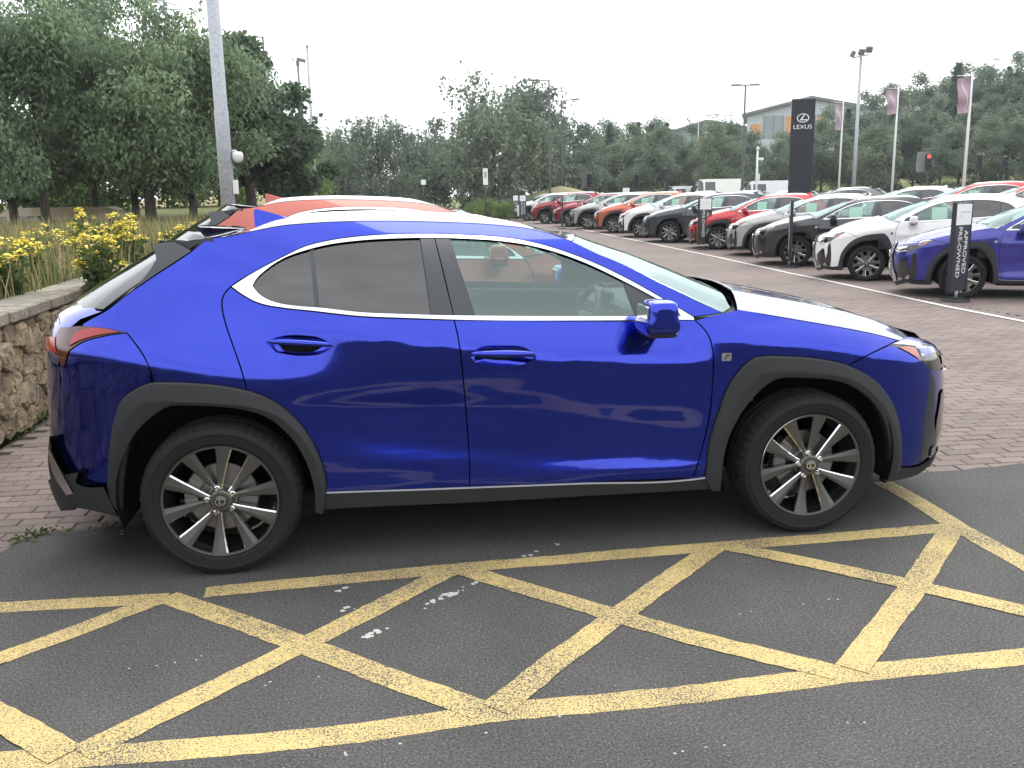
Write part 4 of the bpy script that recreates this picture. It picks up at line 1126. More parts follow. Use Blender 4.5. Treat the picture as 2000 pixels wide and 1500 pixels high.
# ================================================================== rubble wall
WXF = -3.15
wall = empty('stone_wall', (WXF-.15, 4.5, 0)); tag(wall, 'low rubble sandstone retaining wall with flat coping behind the blue car', 'wall')
def wl_(name, mb, mt, fix=True):
    o = mb.build(name, mt, wall, fix); o.location = (-wall.location.x, -wall.location.y, 0); return o
mb = MB(); mb.box((WXF-.145, 3.05, .385), (.25, 12.6, .77)); wl_('mortar_core', mb, M_MORTAR)
seeds = []
yy0, yy1, zz0, zz1 = -3.2, 9.3, 0.0, .76
rows_ = 5
for r in range(-1, rows_+1):
    for c in range(-1, 60):
        seeds.append(((c+.5*(r % 2))*.215+yy0+RS.uniform(-.085,.085), (r+.5)*.158+RS.uniform(-.058,.058)))
seeds = np.array(seeds)
for i, s_ in enumerate(seeds):
    if not (yy0 < s_[0] < yy1 and .0 < s_[1] < .78): continue
    poly = np.array([(yy0,.005),(yy1,.005),(yy1,.755),(yy0,.755)]); poly = np.clip(poly, [s_[0]-.5, 0.005], [s_[0]+.5, .755])
    d = np.linalg.norm(seeds-s_, axis=1)
    for j in np.argsort(d)[1:16]:
        mid = (s_+seeds[j])/2; nrm = seeds[j]-s_; out = []
        n = len(poly)
        for a in range(n):
            p, q = poly[a], poly[(a+1) % n]; da, db = (p-mid)@nrm, (q-mid)@nrm
            if da <= 0: out.append(p)
            if da*db < 0: out.append(p+(q-p)*da/(da-db))
        poly = np.array(out)
        if len(poly) < 3: break
    if len(poly) < 3 or abs(area2(poly)) < .004: continue
    poly = curve(poly, .05, True, 62)
    c = poly.mean(0); o1 = inset(poly, .011); o1 += RS.uniform(-.005,.005,o1.shape)
    if abs(area2(o1)) < .002: continue
    o2 = c+(o1-c)*.93; o3 = c+(o1-c)*.5; pr = RS.uniform(.018,.062)
    mb = MB(); rows2 = [[(WXF-.045, p[0], p[1]) for p in o1], [(WXF+pr*.72, p[0], p[1]) for p in o1], [(WXF+pr+RS.uniform(-.009,.009), p[0], p[1]) for p in o2], [(WXF+pr*1.1+RS.uniform(-.008,.008), p[0], p[1]) for p in o3]]
    mb.grid(rows2, smooth=False, closed=True)
    n = len(o1); b = 3*n; mb.f.append(tuple(b+k for k in range(n))); mb.m.append(0); mb.sm.append(False)
    wl_('stone', mb, M_STONE)
y = -3.25
while y < 9.3:
    l = random.uniform(.22,.36); mb = MB()
    mb.box((WXF-.135+random.uniform(-.006,.006), y+l/2, .81), (.38, l-.012, .088), 0, Matrix.Rotation(random.uniform(-.012,.012), 3, 'Z') @ Matrix.Rotation(random.uniform(-.01,.01), 3, 'X'), .012)
    wl_('coping_stone', mb, M_COPING); y += l
# ---- raised verge behind the wall
def verge_z(x, y):
    d = np.hypot(np.asarray(x)-CAM[0], np.asarray(y)-CAM[1]); return .74+.55*smooth01(10, 45, d)*1.0
xs = np.r_[-3.30, -3.32, -3.6, -4.2, np.linspace(-5.5, -70, 22)]; ys = np.r_[np.linspace(-14, 14, 16), np.linspace(17, 150, 22)]
mb = MB()
mb.grid([[(x+ (0 if i else 0), y, -.3 if i == 0 else float(verge_z(x, y))+(RS.uniform(-.03,.03) if i > 2 else 0)) for i, x in enumerate(xs)] for y in ys])
o = mb.build('grass_verge', M_TURF, None); o['kind'] = 'structure'
mb = MB(); mb.add([(-3.32,10.7,-.1),(-3.32,150,-.1),(-3.32,150,2),(-3.32,10.7,.74)], [(0,1,2,3)])

# grass blades
def blades(n, xr, yr, hmin, hmax, wd, dens=None):
    x = RS.uniform(*xr, n); y = RS.uniform(*yr, n)
    if dens is not None:
        k = dens(x, y) > RS.uniform(0, 1, n); x, y = x[k], y[k]
    n = len(x); z = verge_z(x, y)-.02; h = RS.uniform(hmin, hmax, n)*(.6+.4*RS.uniform(0, 1, n)); a = RS.uniform(0, 6.283, n); lean = RS.normal(0, .16, (n, 2))*h[:, None]
    w = wd*(.6+.8*RS.uniform(0, 1, n)); cx, cy = np.cos(a)*w, np.sin(a)*w
    V = np.empty((n, 5, 3)); V[:, 0] = np.stack([x-cx, y-cy, z], 1); V[:, 1] = np.stack([x+cx, y+cy, z], 1)
    V[:, 2] = np.stack([x+cx*.8+lean[:, 0]*.4, y+cy*.8+lean[:, 1]*.4, z+h*.55], 1); V[:, 3] = np.stack([x-cx*.8+lean[:, 0]*.4, y-cy*.8+lean[:, 1]*.4, z+h*.55], 1)
    V[:, 4] = np.stack([x+lean[:, 0], y+lean[:, 1], z+h], 1)
    me = bpy.data.meshes.new('blades'); i = np.arange(n)[:, None]*5
    F = [tuple(r) for r in (i+np.array([0,1,2,3])).tolist()]+[tuple(r) for r in (i+np.array([3,2,4])).tolist()]
    me.from_pydata(V.reshape(-1, 3).tolist(), [], F); return me
dn = lambda x, y: np.clip(1.25-.04*np.hypot(x+.6, y+3.9), .3, 1)
o = link('meadow_grass', blades(38000, (-9.5,-3.42), (-3.5,17), .28, .66, .0045, dn), M_GRASS); tag(o, 'dry tan meadow grass growing behind the stone wall', 'grass', kind='stuff')
o = link('green_grass', blades(34000, (-9.5,-3.42), (-3.5,17), .20, .50, .006, dn), M_GREEN); tag(o, 'short green grass under the dry meadow stems', 'grass', kind='stuff')

# ragwort plants
def leaf_arrays(P, size, aspect=.5, droop=.0, up=.3):
    n = len(P); d = RS.normal(0, 1, (n, 3)); d[:, 2] = d[:, 2]*.6-droop; d /= np.linalg.norm(d, axis=1, keepdims=True)
    q = RS.normal(0, 1, (n, 3)); q[:, 2] *= .5; s = np.cross(d, q); s /= np.linalg.norm(s, axis=1, keepdims=True)+1e-9
    l = (size*(.65+.7*RS.uniform(0, 1, n)))[:, None]
    bow = np.cross(d, s)*l*.10
    V = np.stack([P, P+d*l*.45+s*l*aspect*.5+bow, P+d*l, P+d*l*.45-s*l*aspect*.5+bow], 1)
    return V
def leaf_mesh(name, V):
    n = len(V); me = bpy.data.meshes.new(name); i = (np.arange(n)[:, None]*4+np.arange(4)).tolist()
    me.from_pydata(V.reshape(-1, 3).tolist(), [], [tuple(r) for r in i]); return me
def ragwort(px, dist, h, spread, nst, label):
    p = at_d(px, dist); x, y = p[0], p[1]; z = float(verge_z(x, y))
    root = empty('ragwort_plant', (x, y, z)); tag(root, label, 'plant', 'ragwort growing in the meadow')
    mb = MB(); heads = []; lp = []
    for i in range(nst):
        a = random.uniform(0, 6.283); r_ = spread*math.sqrt(random.random()); hh = h*random.uniform(.60, 1.08)
        tip = (r_*math.cos(a), r_*math.sin(a), hh); mb.tube([(tip[0]*.25, tip[1]*.25, -.02), (tip[0]*.7, tip[1]*.7, hh*.6), tip], [.006,.005,.003], 5)
        heads.append(tip)
        for k in range(14):
            t = random.uniform(.15,.92); lp.append((tip[0]*t, tip[1]*t, hh*t))
    mb.build('stems', M_GREEN, root)
    link('leaves', leaf_mesh('leaves', leaf_arrays(np.array(lp), .10, .45)), M_GREEN, root)
    mb = MB()
    for (hx, hy, hz) in heads:
        hr_ = random.uniform(.035,.085)
        for k in range(int(46*(hr_/.07)**2)):
            a = random.uniform(0, 6.283); r_ = hr_*math.sqrt(random.random()); cz = hz+.03-.05*(r_/.085)**2+random.uniform(-.03,.02)
            cx, cy, q = hx+r_*math.cos(a), hy+r_*math.sin(a), random.uniform(.010,.016)
            tx, ty = random.uniform(-.5,.5), random.uniform(-.5,.5)
            V = [(cx+q*math.cos(b), cy+q*math.sin(b), cz+q*(tx*math.cos(b)+ty*math.sin(b))) for b in np.linspace(0, 6.283, 6)[:-1]]
            mb.add(V, [tuple(range(5))])
    fo_ = mb.build('flower_heads', M_FLOWER, root, fix=False); fo_['kind'] = 'stuff'
for args in [((188,500),8.6,.52,.22,15,'large ragwort clump in full flower close behind the wall coping'), ((205,440),12.5,.62,.34,20,'broad ragwort clump flowering at the back of the meadow under the trees'),
             ((252,440),12.0,.58,.22,12,'ragwort clump beside the broad one under the trees'), ((22,500),8.4,.50,.24,14,'leafy ragwort clump hanging over the coping farther from the blue car'),
             ((150,430),14.0,.64,.16,7,'thin tall ragwort in front of the tan van'), ((357,450),14.5,.42,.16,7,'small ragwort behind the blue car spoiler'),
             ((322,456),14.0,.36,.12,4,'sparse short ragwort near the coral car spoiler'), ((66,492),9.6,.44,.12,4,'thin ragwort stems with few flowers between larger clumps'), ((225,505),9.0,.40,.10,4,'low ragwort shoot beside the large clump at the wall'), ((105,450),12.5,.5,.25,8,'loose ragwort clump between the tan van and the wall'), ((45,470),10.5,.5,.2,8,'ragwort stems standing behind the clump at the coping')]:
    ragwort(*args)

# ================================================================== trees
def tube_tree(mb, base, h, r, limbs, lean=0.0, fork=.35):
    top = Vector((lean, lean*.4, h*.78)); pts = [Vector((0,0,-.15)), Vector((.02,0,h*.12)), Vector((lean*.3,.03,h*.35)), top*.75, top]
    mb.tube(pts, [r*1.25, r, r*.8, r*.5, r*.15], 9)
    ends = []
    for i in range(limbs):
        t = random.uniform(fork, .92); a = 2.4*i+random.uniform(-.4,.4); s = top*t
        ln = h*random.uniform(.22,.36)*(1.15-t*.6)
        m_ = s+Vector((math.cos(a)*ln*.55, math.sin(a)*ln*.55, ln*.35)); e = s+Vector((math.cos(a)*ln, math.sin(a)*ln, ln*.62))
        mb.tube([s, m_, e], [r*.38*(1.1-t*.5), r*.25, r*.06], 6); ends += [m_, e]
    return ends+[top]
def tree_data(seed, h, cw, n, leaf, aspect, droop, crown0=.30, limbs=11, r=.13, shape='round', clump=.19):
    """trunk mesh and crown points for one tree standing at the origin"""
    global RS; RS = np.random.RandomState(seed); random.seed(seed)
    mb = MB(); ends = tube_tree(mb, None, h, r, limbs, random.uniform(-.2,.2), crown0)
    tm = mb.mesh('trunk'); tm.materials.append(M_BARK)
    P = []; nb = 34 if shape != 'weep' else 30
    cen = []
    for i in range(nb):
        if i < len(ends) and random.random() < .7: c = np.array(ends[i])
        else:
            u = RS.uniform(0, 1); zc = h*(crown0+(1-crown0)*u)
            prof = {'round': math.sin(math.pi*(.12+.80*u))**.7, 'weep': math.sin(math.pi*(.10+.78*u))**.6, 'cone': (1-u)*.95+.05}[shape]
            a = RS.uniform(0, 6.283); rr = cw*prof*math.sqrt(RS.uniform(.15, 1)); c = np.array([rr*math.cos(a), rr*math.sin(a), zc])
        cen.append(c)
    sz = np.array([clump*cw*2*RS.uniform(.6, 1.25) for _ in cen])
    w = sz**2; w = w/w.sum()
    for c, s, k in zip(cen, sz, (w*n).astype(int)):
        d = RS.normal(0, 1, (k, 3)); d /= np.linalg.norm(d, axis=1, keepdims=True)
        rad = s*(RS.uniform(0, 1, (k, 1))**.45); q = c+d*rad*np.array([1, 1, .78])
        if shape == 'weep':
            st = RS.randint(0, max(2, k//9), k); off = RS.RandomState if False else None
            ax = RS.normal(0, s*.62, (st.max()+1, 3)); ln = RS.uniform(.3, 1.5, st.max()+1)*s*1.5
            q = c+ax[st]*np.array([1,1,.5]); q[:, 2] -= RS.uniform(0, 1, k)*ln[st]; q[:, :2] += RS.normal(0, .05, (k, 2))
        P.append(q)
    # sprigs standing out of the outline
    for i in range(10):
        c = cen[RS.randint(len(cen))]; v = np.array([RS.normal(0,.5), RS.normal(0,.5), 1.0 if shape != 'weep' else .4]); t = RS.uniform(0, 1, (n//220, 1))
        P.append(c+v*t*cw*.55+RS.normal(0, leaf*.7, (n//220, 3)))
    P = np.vstack(P); P = P[P[:, 2] > h*(.16 if crown0 > .1 else .02)]
    cm = leaf_mesh('crown', leaf_arrays(P, leaf, aspect, droop))
    return tm, cm
def plant_tree(name, label, px, dist, z, data, leafm, rz=0, sc=1.0, group=None, cat='tree'):
    p = at_d(px, dist); root = empty(name, (p[0], p[1], z), rz); root.scale = (sc, sc, sc); tag(root, label, cat, group)
    link('trunk', data[0], None, root); o = link('crown', data[1], None, root)
    if not data[1].materials: data[1].materials.append(leafm)
    return root
def conifer_data(seed, h, cw, n, leaf):
    global RS; RS = np.random.RandomState(seed)
    mb = MB(); mb.tube([(0,0,-.2),(0,0,h*.5),(0,0,h*.98)], [.16,.1,.02], 7); tm = mb.mesh('trunk'); tm.materials.append(M_BARK)
    P = []
    for i in range(int(n/40)):
        u = RS.uniform(0, 1)**1.25; z = h*(.12+.86*u); L_ = cw*(1-u)*RS.uniform(.65,1.1)+.12; a = RS.uniform(0, 6.283); t = RS.uniform(.1, 1, 40)
        P.append(np.stack([np.cos(a)*L_*t+RS.normal(0,.07,40), np.sin(a)*L_*t+RS.normal(0,.07,40), z-.22*L_*t+RS.normal(0,.05,40)], 1))
    return tm, leaf_mesh('crown', leaf_arrays(np.vstack(P), leaf, .35, .2))
# --- the cherry row on the verge
vz = lambda px, d: float(verge_z(*at_d(px, d)[:2]))
left = [((30,435),27,5.3,2.1,21,'leafy cherry tree whose crown is at the frame end beyond the tan van'), ((92,438),25,5.4,2.0,22,'cherry tree with a straight dark trunk beside the tan van'), ((190,432),30,6.8,2.2,23,'tallest cherry tree rising behind the ragwort'),
        ((268,430),28,5.9,2.1,24,'cherry tree with a leaning slim trunk next to a thicker one'), ((297,432),26,5.4,2.2,25,'cherry tree with the thickest reddish trunk in the row'), ((378,428),26.5,5.2,2.0,26,'cherry tree just behind the grey camera pole')]
for (px, d, h, cw, sd, lab) in left:
    dt = tree_data(sd, h, cw, 17000, .140, .44, 1.2, .13, 15, .10 if sd != 25 else .13)
    plant_tree('cherry_tree', lab, px, d, vz(px, d)-.1, dt, M_LEAF_A, random.uniform(0, 6), 1, 'cherry trees on the grass verge')
dt = tree_data(31, 4.9, 1.75, 15000, .17, .75, .25, .20, 13, .15)
plant_tree('maple_tree', 'dark green maple with layered boughs beyond the grey camera pole', (492,425), 29, vz((492,425),29)-.1, dt, M_LEAF_B, .6)
dt = tree_data(32, 3.9, 1.25, 7000, .17, .75, .25, .10, 13, .11)
plant_tree('maple_tree', 'lower dark maple whose boughs reach in front of the dark camera mast', (556,420), 31, vz((556,420),31)-.1, dt, M_LEAF_B, 2.2)
# dense shrubs under the trees
sh_d = [tree_data(40+k, 2.2, 1.5, 4200, .15, .6, .1, .03, 8, .04) for k in range(3)]
for k, (px, d, sc, lab) in enumerate([((20,430),36,1.25,'dark shrub behind the tan van cab'), ((150,425),37,1.3,'dark shrub behind the tan van rear end'), ((215,428),34,1.0,'bright green shrub between the tallest cherry and the slim trunk'), ((330,420),38,1.15,'green shrub between the thick and the pole-side cherry trunks'), ((430,418),40,1.2,'green shrub behind the grey camera pole'), ((585,410),42,.9,'shrub at the foot of the dark camera mast'), ((95,424),40,1.35,'dark shrub between the cherry trunks far behind the van')]):
    plant_tree('shrub', lab, px, d, vz(px, d)-.1, sh_d[k % 3], M_LEAF_G, k*1.3, sc, 'shrubs under the trees', 'shrub')
# --- trees at the far end of the car park
far = [('weep', (640,395),70,6.4,2.4), ('weep', (690,395),74,7.0,2.6), ('weep',(745,395),70,7.9,2.5), ('weep',(800,395),76,7.6,2.5), ('weep',(850,395),78,7.2,2.7),
       ('round',(905,392),68,7.6,2.6), ('weep',(965,392),64,9.6,3.0), ('weep',(1010,392),70,10.4,3.0), ('round',(1060,390),76,8.8,2.6), ('round',(1120,388),80,7.2,2.6)]
wd = {'weep': [tree_data(50+k, 8, 2.6, 9500, .24, .55, 1.0, .05, 13, .13, 'weep') for k in range(3)], 'round': [tree_data(60+k, 8, 2.9, 8500, .27, .6, .4, .02, 14, .13) for k in range(4)]}
flab = ['low weeping birch next to the slim white pole', 'weeping birch with a flat crown left of the thin gappy birch', 'thin gappy birch with sky showing through its top', 'birch with a dark lower crown by the small white sign', 'weeping birch between the gappy birch and the tall willow', 'leafy tree on the flank of the tall willow', 'tall weeping willow behind the white post sign', 'tallest willow at the end of the car row with spiky top', 'leafy tree behind the two tall lamp posts', 'bushy tree beyond the lamp post with a raised arm']
for k, (kind, px, d, h, cw) in enumerate(far):
    plant_tree('birch_tree' if kind == 'weep' else 'broadleaf_tree', flab[k], px, d, 0, wd[kind][k % len(wd[kind])], M_LEAF_C if kind == 'weep' else M_LEAF_D, k*1.7, h/8, 'trees at the end of the car park')
# --- wooded slope
def hill_z(x, y):
    x, y = np.asarray(x, float), np.asarray(y, float)
    az = np.degrees(np.arctan2(x-CAM[0], y-CAM[1])); d = np.hypot(x-CAM[0], y-CAM[1])
    return smooth01(78, 150, d)*np.interp(az, [2, 12, 20, 28, 36, 44, 70], [0, 1.2, 2.2, 5.2, 9.5, 13, 15])+smooth01(72, 84, d)*np.interp(az, [10,14,70], [0,.8,1.0])
az_ = np.radians(np.linspace(-2, 62, 40)); dd = np.linspace(70, 260, 26)
mb = MB(); mb.grid([[(CAM[0]+d*math.sin(a), CAM[1]+d*math.cos(a), float(hill_z(CAM[0]+d*math.sin(a), CAM[1]+d*math.cos(a)))-.02) for a in az_] for d in dd])
hill = mb.build('hillside', M_TURF); hill['kind'] = 'structure'
RS = np.random.RandomState(77); random.seed(77)
con = [conifer_data(71, 8, 1.9, 5200, .26), conifer_data(72, 8, 1.6, 5200, .26)]
hl = []
def hill_tree(pxx, d, h, kind):
    p = at_d((pxx, 370), d); z = float(hill_z(p[0], p[1]))
    if kind == 'con': plant_tree('conifer', 'pointed conifer standing among the broadleaf trees of the wooded slope', (pxx,370), d, z-.1, con[len(hl) % 2], M_LEAF_E, random.uniform(0,6), h/8, 'conifers on the wooded slope')
    else: plant_tree('woodland_tree', 'bushy green tree in the wood that covers the slope', (pxx,370), d, z-.1, wd['round'][random.randrange(4)], M_LEAF_D, random.uniform(0,6), h/8, 'trees of the wooded slope')
    hl.append(pxx)
for row, (d0, h0, stp) in enumerate(((88,5.6,46),(103,6.4,50),(122,7.2,56),(146,8.0,64))):
    x = 1140+row*17
    while x < 2230:
        d = d0+random.uniform(-5,5); h = h0*random.uniform(.82,1.18)
        bldg = 1465 < x < 1700 and d > 112 or 1310 < x < 1430 and d > 118
        if not bldg: hill_tree(x, d, h*(.84 if 1440 < x < 1580 else 1), 'con' if random.random() < .12 else 'b')
        x += stp*random.uniform(.75, 1.25)
for (x, d, h) in ((1190,100,7.6),(1245,104,7.8),(1272,102,7.4),(1300,106,7.6),(1853,118,9.6),(1650,104,7.4),(1735,112,8.0),(1950,125,7.5)): hill_tree(x, d, h, 'con')
for (x, d, h) in ((1150,90,6.4),(1410,104,6.6),(1690,108,7.6),(1760,114,8.0)): hill_tree(x, d, h, 'b')
# low shrubs near the end of the car row
for k, (px, d, sc, lab) in enumerate([((950,400),56,.55,'pale yellow-green shrub under the white post sign'), ((985,398),55,.5,'pale shrub at the end of the parked row'), ((925,400),58,.45,'small pale shrub beyond the coral car')]):
    plant_tree('pale_shrub', lab, px, d, 0, (sh_d[k % 3][0], sh_d[k % 3][1].copy()), None, k, sc, 'pale shrubs by the car park end', 'shrub').children[1].data.materials[0] = M_LEAF_S

# weeds along the foot of the wall and the edge of the tarmac
P = np.array([(WXF+abs(RS.normal(.03,.03)), RS.uniform(.6,9), abs(RS.normal(0,.035))) for _ in range(1500)]); P = P[(np.sin(P[:, 1]*5)+np.sin(P[:, 1]*2.3)) > .1]
Q = np.array([(RS.normal(x_, .05), RS.normal(y_, .02), abs(RS.normal(0,.012))) for (x_, y_) in ((-2.34,.64),(-2.30,.66),(-2.25,.69),(-2.36,.58),(-2.0,.71)) for _ in range(26)])
o = link('weeds', leaf_mesh('weeds', leaf_arrays(np.vstack([P, Q]), .026, .5)), M_GREEN); tag(o, 'small green weeds along the wall foot and tarmac edge', 'weeds', kind='stuff')
# ================================================================== cars
def nx_warp(P):
    P = np.array(P, float); x, z = P[:, 0].copy(), P[:, 2].copy()
    P[:, 2] = z+.085*smooth01(.60, 1.15, z)
    P[:, 0] = x-.0*smooth01(.7, 1.6, -x)*smooth01(.95, 1.3, z)
    return P
def variant(src, warp, skip=()):
    def go(o, parent, wz):
        if o.name.split('.')[0] in skip: return None
        c = o.copy(); COL.objects.link(c); c.parent = parent
        k = o.name.split('.')[0]
        if wz and o.type == 'MESH':
            me = o.data.copy(); n = len(me.vertices); co = np.empty(n*3); me.vertices.foreach_get('co', co)
            me.vertices.foreach_set('co', warp(co.reshape(-1, 3)).ravel()); me.update(); c.data = me
        if wz and k == 'door_mirror': c.location = Vector(warp(np.array([tuple(o.location)]))[0])
        for ch in list(o.children): go(ch, c, wz and k not in ('wheel', 'door_mirror'))
        return c
    return go(src, None, True)
tag(hero, 'glossy blue crossover hatchback parked side-on over the yellow hatching', 'car')
LITE = {'wheel_nut', 'badge_mark', 'paving'}
tall = variant(hero, nx_warp, LITE)
tall.name = 'parked_car'
def recolour(root, pm):
    for o in [root]+list(root.children_recursive):
        if o.type == 'MESH':
            for s in o.material_slots:
                if s.material == PAINT['blue']: s.link = 'OBJECT'; s.material = PAINT[pm]
def price_sheet(root, warp):
    panel('price_sheet', sf_side(1), [(-.02,1.07),(.24,1.07),(.24,1.29),(-.02,1.29)], M_PAPER, root, -.025, 0, .002, warp=warp, step=.12)
# the tall prototype becomes the coral car; others are copies
tall.location = (-.28, 3.98, 0); recolour(tall, 'coral')
tag(tall, 'coral orange crossover parked behind the blue car, its roof and spoiler showing', 'car')
RZ = math.pi-.0476-.45
GRP = 'cars parked in the row facing the white line'
low0 = None; tall0 = None
def lot_car(px, pm, high, label, sc=1.0, g=GRP, pos=None, rz=RZ):
    global low0, tall0
    src = tall if high else hero
    def go(o, parent):
        if o.name.split('.')[0] in LITE: return
        c = o.copy(); COL.objects.link(c); c.parent = parent
        for ch in list(o.children): go(ch, c)
        return c
    r = go(src, None); r.name = 'parked_car'
    for o in r.children_recursive:
        if o.type == 'MESH':
            for s in o.material_slots:
                if s.material in (PAINT['blue'], PAINT['coral']): s.link = 'OBJECT'; s.material = PAINT[pm]
    if pos is None:
        p = at_z(px, 0)
        for _ in range(6): p = at_z(px, float(lot_z(p[1])))
        c, s = math.cos(rz), math.sin(rz); q = (WX*sc, .82*sc)
        r.location = (p[0]-(q[0]*c-q[1]*s), p[1]-(q[0]*s+q[1]*c), float(lot_z(p[1])))
    else: r.location = pos
    r.rotation_euler = (0, 0, rz); r.scale = (sc, sc, sc)
    price_sheet(r, nx_warp if high else None)
    tag(r, label, 'car', g); return r
lot_car((1875,582), 'violet', False, 'violet blue crossover behind the upright sign with white lettering facing out', 1.0)
lot_car((1690,548), 'white', True, 'white crossover with black arches between the violet blue and the black car', .97)
lot_car((1552,520), 'black', False, 'black crossover with silver wheels behind the sign seen edge-on', 1.0)
lot_car((1486,501), 'silver', True, 'silver grey crossover mostly hidden between the black and the bright red car', .96)
lot_car((1402,487), 'red', True, 'bright red crossover behind the smaller lettered sign', .96)
lot_car((1308,474), 'navy', False, 'dark navy crossover with dark wheels next to the bright red car', 1.03)
lot_car((1252,464), 'white', True, 'white crossover between the dark navy and the copper car', .97)
lot_car((1199,455), 'copper', True, 'copper orange crossover with silver spoked wheels in the middle of the row', .98)
lot_car((1149,448), 'silver', False, 'silver crossover between the copper and the dark red cars', 1.02)
lot_car((1113,443), 'dark_red', False, 'dark red crossover behind a sign post, next to the silver one', 1.0)
lot_car((1065,437), 'dark_red', True, 'dark red crossover standing beside the white car near the end of the row', .99)
lot_car((1030,431), 'white', True, 'white crossover near the end of the row by two upright signs', .97)
lot_car((1016,426), 'grey', False, 'grey crossover at the end of the row by the pale shrubs', 1.0)
G2 = 'cars in the second row of the car park'
def by_px(px, d): p = at_d(px, d); return (p[0], p[1], 0)
for (px, d, pm, hi, sc, lab) in [((1905,380),31,'red',True,1.06,'red crossover of the second row beside the white flagpole'), ((2010,380),29.5,'red',True,1.02,'red crossover of the second row whose roof shows above the white car'),
        ((1772,380),36,'white',False,1.05,'white crossover of the second row behind the black car roof'), ((1640,380),41,'grey',True,1.0,'grey crossover of the second row between two flagpoles'),
        ((1525,380),46,'white',False,1.0,'white hatchback of the second row at the foot of the black totem'), ((1440,380),52,'silver',False,1.0,'silver hatchback of the second row beside the double lamp post'), ((1360,380),58,'grey',False,1.0,'grey hatchback of the second row beyond the dark navy car')]:
    lot_car(None, pm, hi, lab, sc, G2, by_px(px, d), RZ)
# dark coupe roof beyond the coral car
lot_car(None, 'grey', False, 'grey car beyond the coral one near the pale shrubs', .98, 'cars at the far end of the car park', by_px((722,400), 21), 0.05)

# ---- vans
def van(name, label, pos, rz, col, l=4.9, h=2.1, w=1.9, cat='van'):
    root = empty(name, pos, rz); tag(root, label, cat)
    m_ = mat(label[:18]+' paint', col, .4, 0, .8)
    prof = [(-l/2,.35),(-l/2-.02,.9),(-l/2+.06,h-.10),(-l/2+.25,h),(l/2-1.75,h),(l/2-1.55,h-.06),(l/2-.85,1.28),(l/2-.15,1.05),(l/2,.85),(l/2,.35)]
    mb = MB()
    rows = []
    for yy, k in ((-w/2,1.0),(w/2,1.0)):
        pass
    n = len(prof)
    def wy(z): return w/2-(max(0, z-1.0)/(h-1.0))*.13
    V = [(x, -wy(z), z) for x, z in prof]+[(x, wy(z), z) for x, z in prof]
    mb.add(V, [tuple(range(n)), tuple(range(2*n-1, n-1, -1))]+[(i, i+n, (i+1) % n+n, (i+1) % n) for i in range(n)])
    mb.build('body', m_, root)
    for s in (-1, 1):
        for (x0, x1, x2, x3) in ((l/2-1.62,l/2-.98,l/2-1.0,l/2-1.55),(l/2-2.55,l/2-1.72,l/2-1.72,l/2-2.55)):
            mb = MB(); z0, z1 = 1.12, h-.22
            P = [(x0,s*(wy(z0)+.006),z0),(x1,s*(wy(z0)+.006),z0),(x2-.30 if x2 > l/2-1.2 else x2,s*(wy(z1)+.006),z1),(x3,s*(wy(z1)+.006),z1)]
            mb.add(P+[(p[0], p[1]-s*.02, p[2]) for p in P], [(0,1,2,3),(7,6,5,4)]+[(i,(i+1)%4,(i+1)%4+4,i+4) for i in range(4)]); mb.build('window', M_PRIV_SOLID, root)
        for wx in (-l/2+.85, l/2-.85):
            mb = MB(); mb.lathe([(.0,-.11),(.2,-.11),(.22,-.12),(.32,-.11),(.34,-.08),(.34,.08),(.0,.08)], 28, 'y'); o = mb.build('wheel', M_RUBBER, root, sharp=30)
            o.location = (wx, s*(w/2-.09), .34); o.rotation_euler = (0,0,0 if s < 0 else math.pi)
    mb = MB(); mb.add([(l/2-.82,-w/2+.16,1.31),(l/2-.82,w/2-.16,1.31),(l/2-1.52,w/2-.22,h-.07),(l/2-1.52,-w/2+.22,h-.07)], [(0,1,2,3)])
    mb.v = [(p[0]+.02, p[1], p[2]+.02) for p in mb.v]; mb.build('windscreen', M_PRIV_SOLID, root)
    for s in (-1, 1):
        mb = MB(); mb.box((l/2+.0, s*(w/2-.28), .86), (.06,.34,.16), 0, None, .02); mb.build('head_lamp', M_LAMP, root)
    return root
M_PRIV_SOLID = mat('dark vehicle glass', (.02,.024,.028), .06, 0, 1)
p = at_d((78,430), 30); van('tan_van', 'tan panel van with grey windscreen standing behind the cherry trunks', (p[0], p[1], -.36), math.pi+.1, (.42,.33,.22), 4.4, 1.75)
for (px, d, z, rz, col, lab, h) in [((1388,372),78,.0,math.pi-.05,(.72,.73,.72),'white high-roofed van far beyond the dark navy car',2.4), ((1490,374),66,.0,math.pi-.3,(.66,.68,.69),'white van far off beside the pale camera pole',2.1),
                             ((1330,374),80,.0,math.pi,(.60,.62,.62),'pale grey van at the edge of the wood',1.9)]:
    p = at_d(px, d); van('delivery_van', lab, (p[0], p[1], z), rz, col, 4.9, h)
p = at_d((530,400), 48); t_ = van('lorry', 'small lorry with red cab and white box between the camera poles', (p[0], p[1], .35), 1.2, (.55,.06,.04), 4.6, 2.0, 1.9, 'lorry')
mb = MB(); mb.box((-.6,0,1.62), (2.6,1.92,1.1), 0, None, .03); mb.build('cargo_box', PAINT['white'], t_)

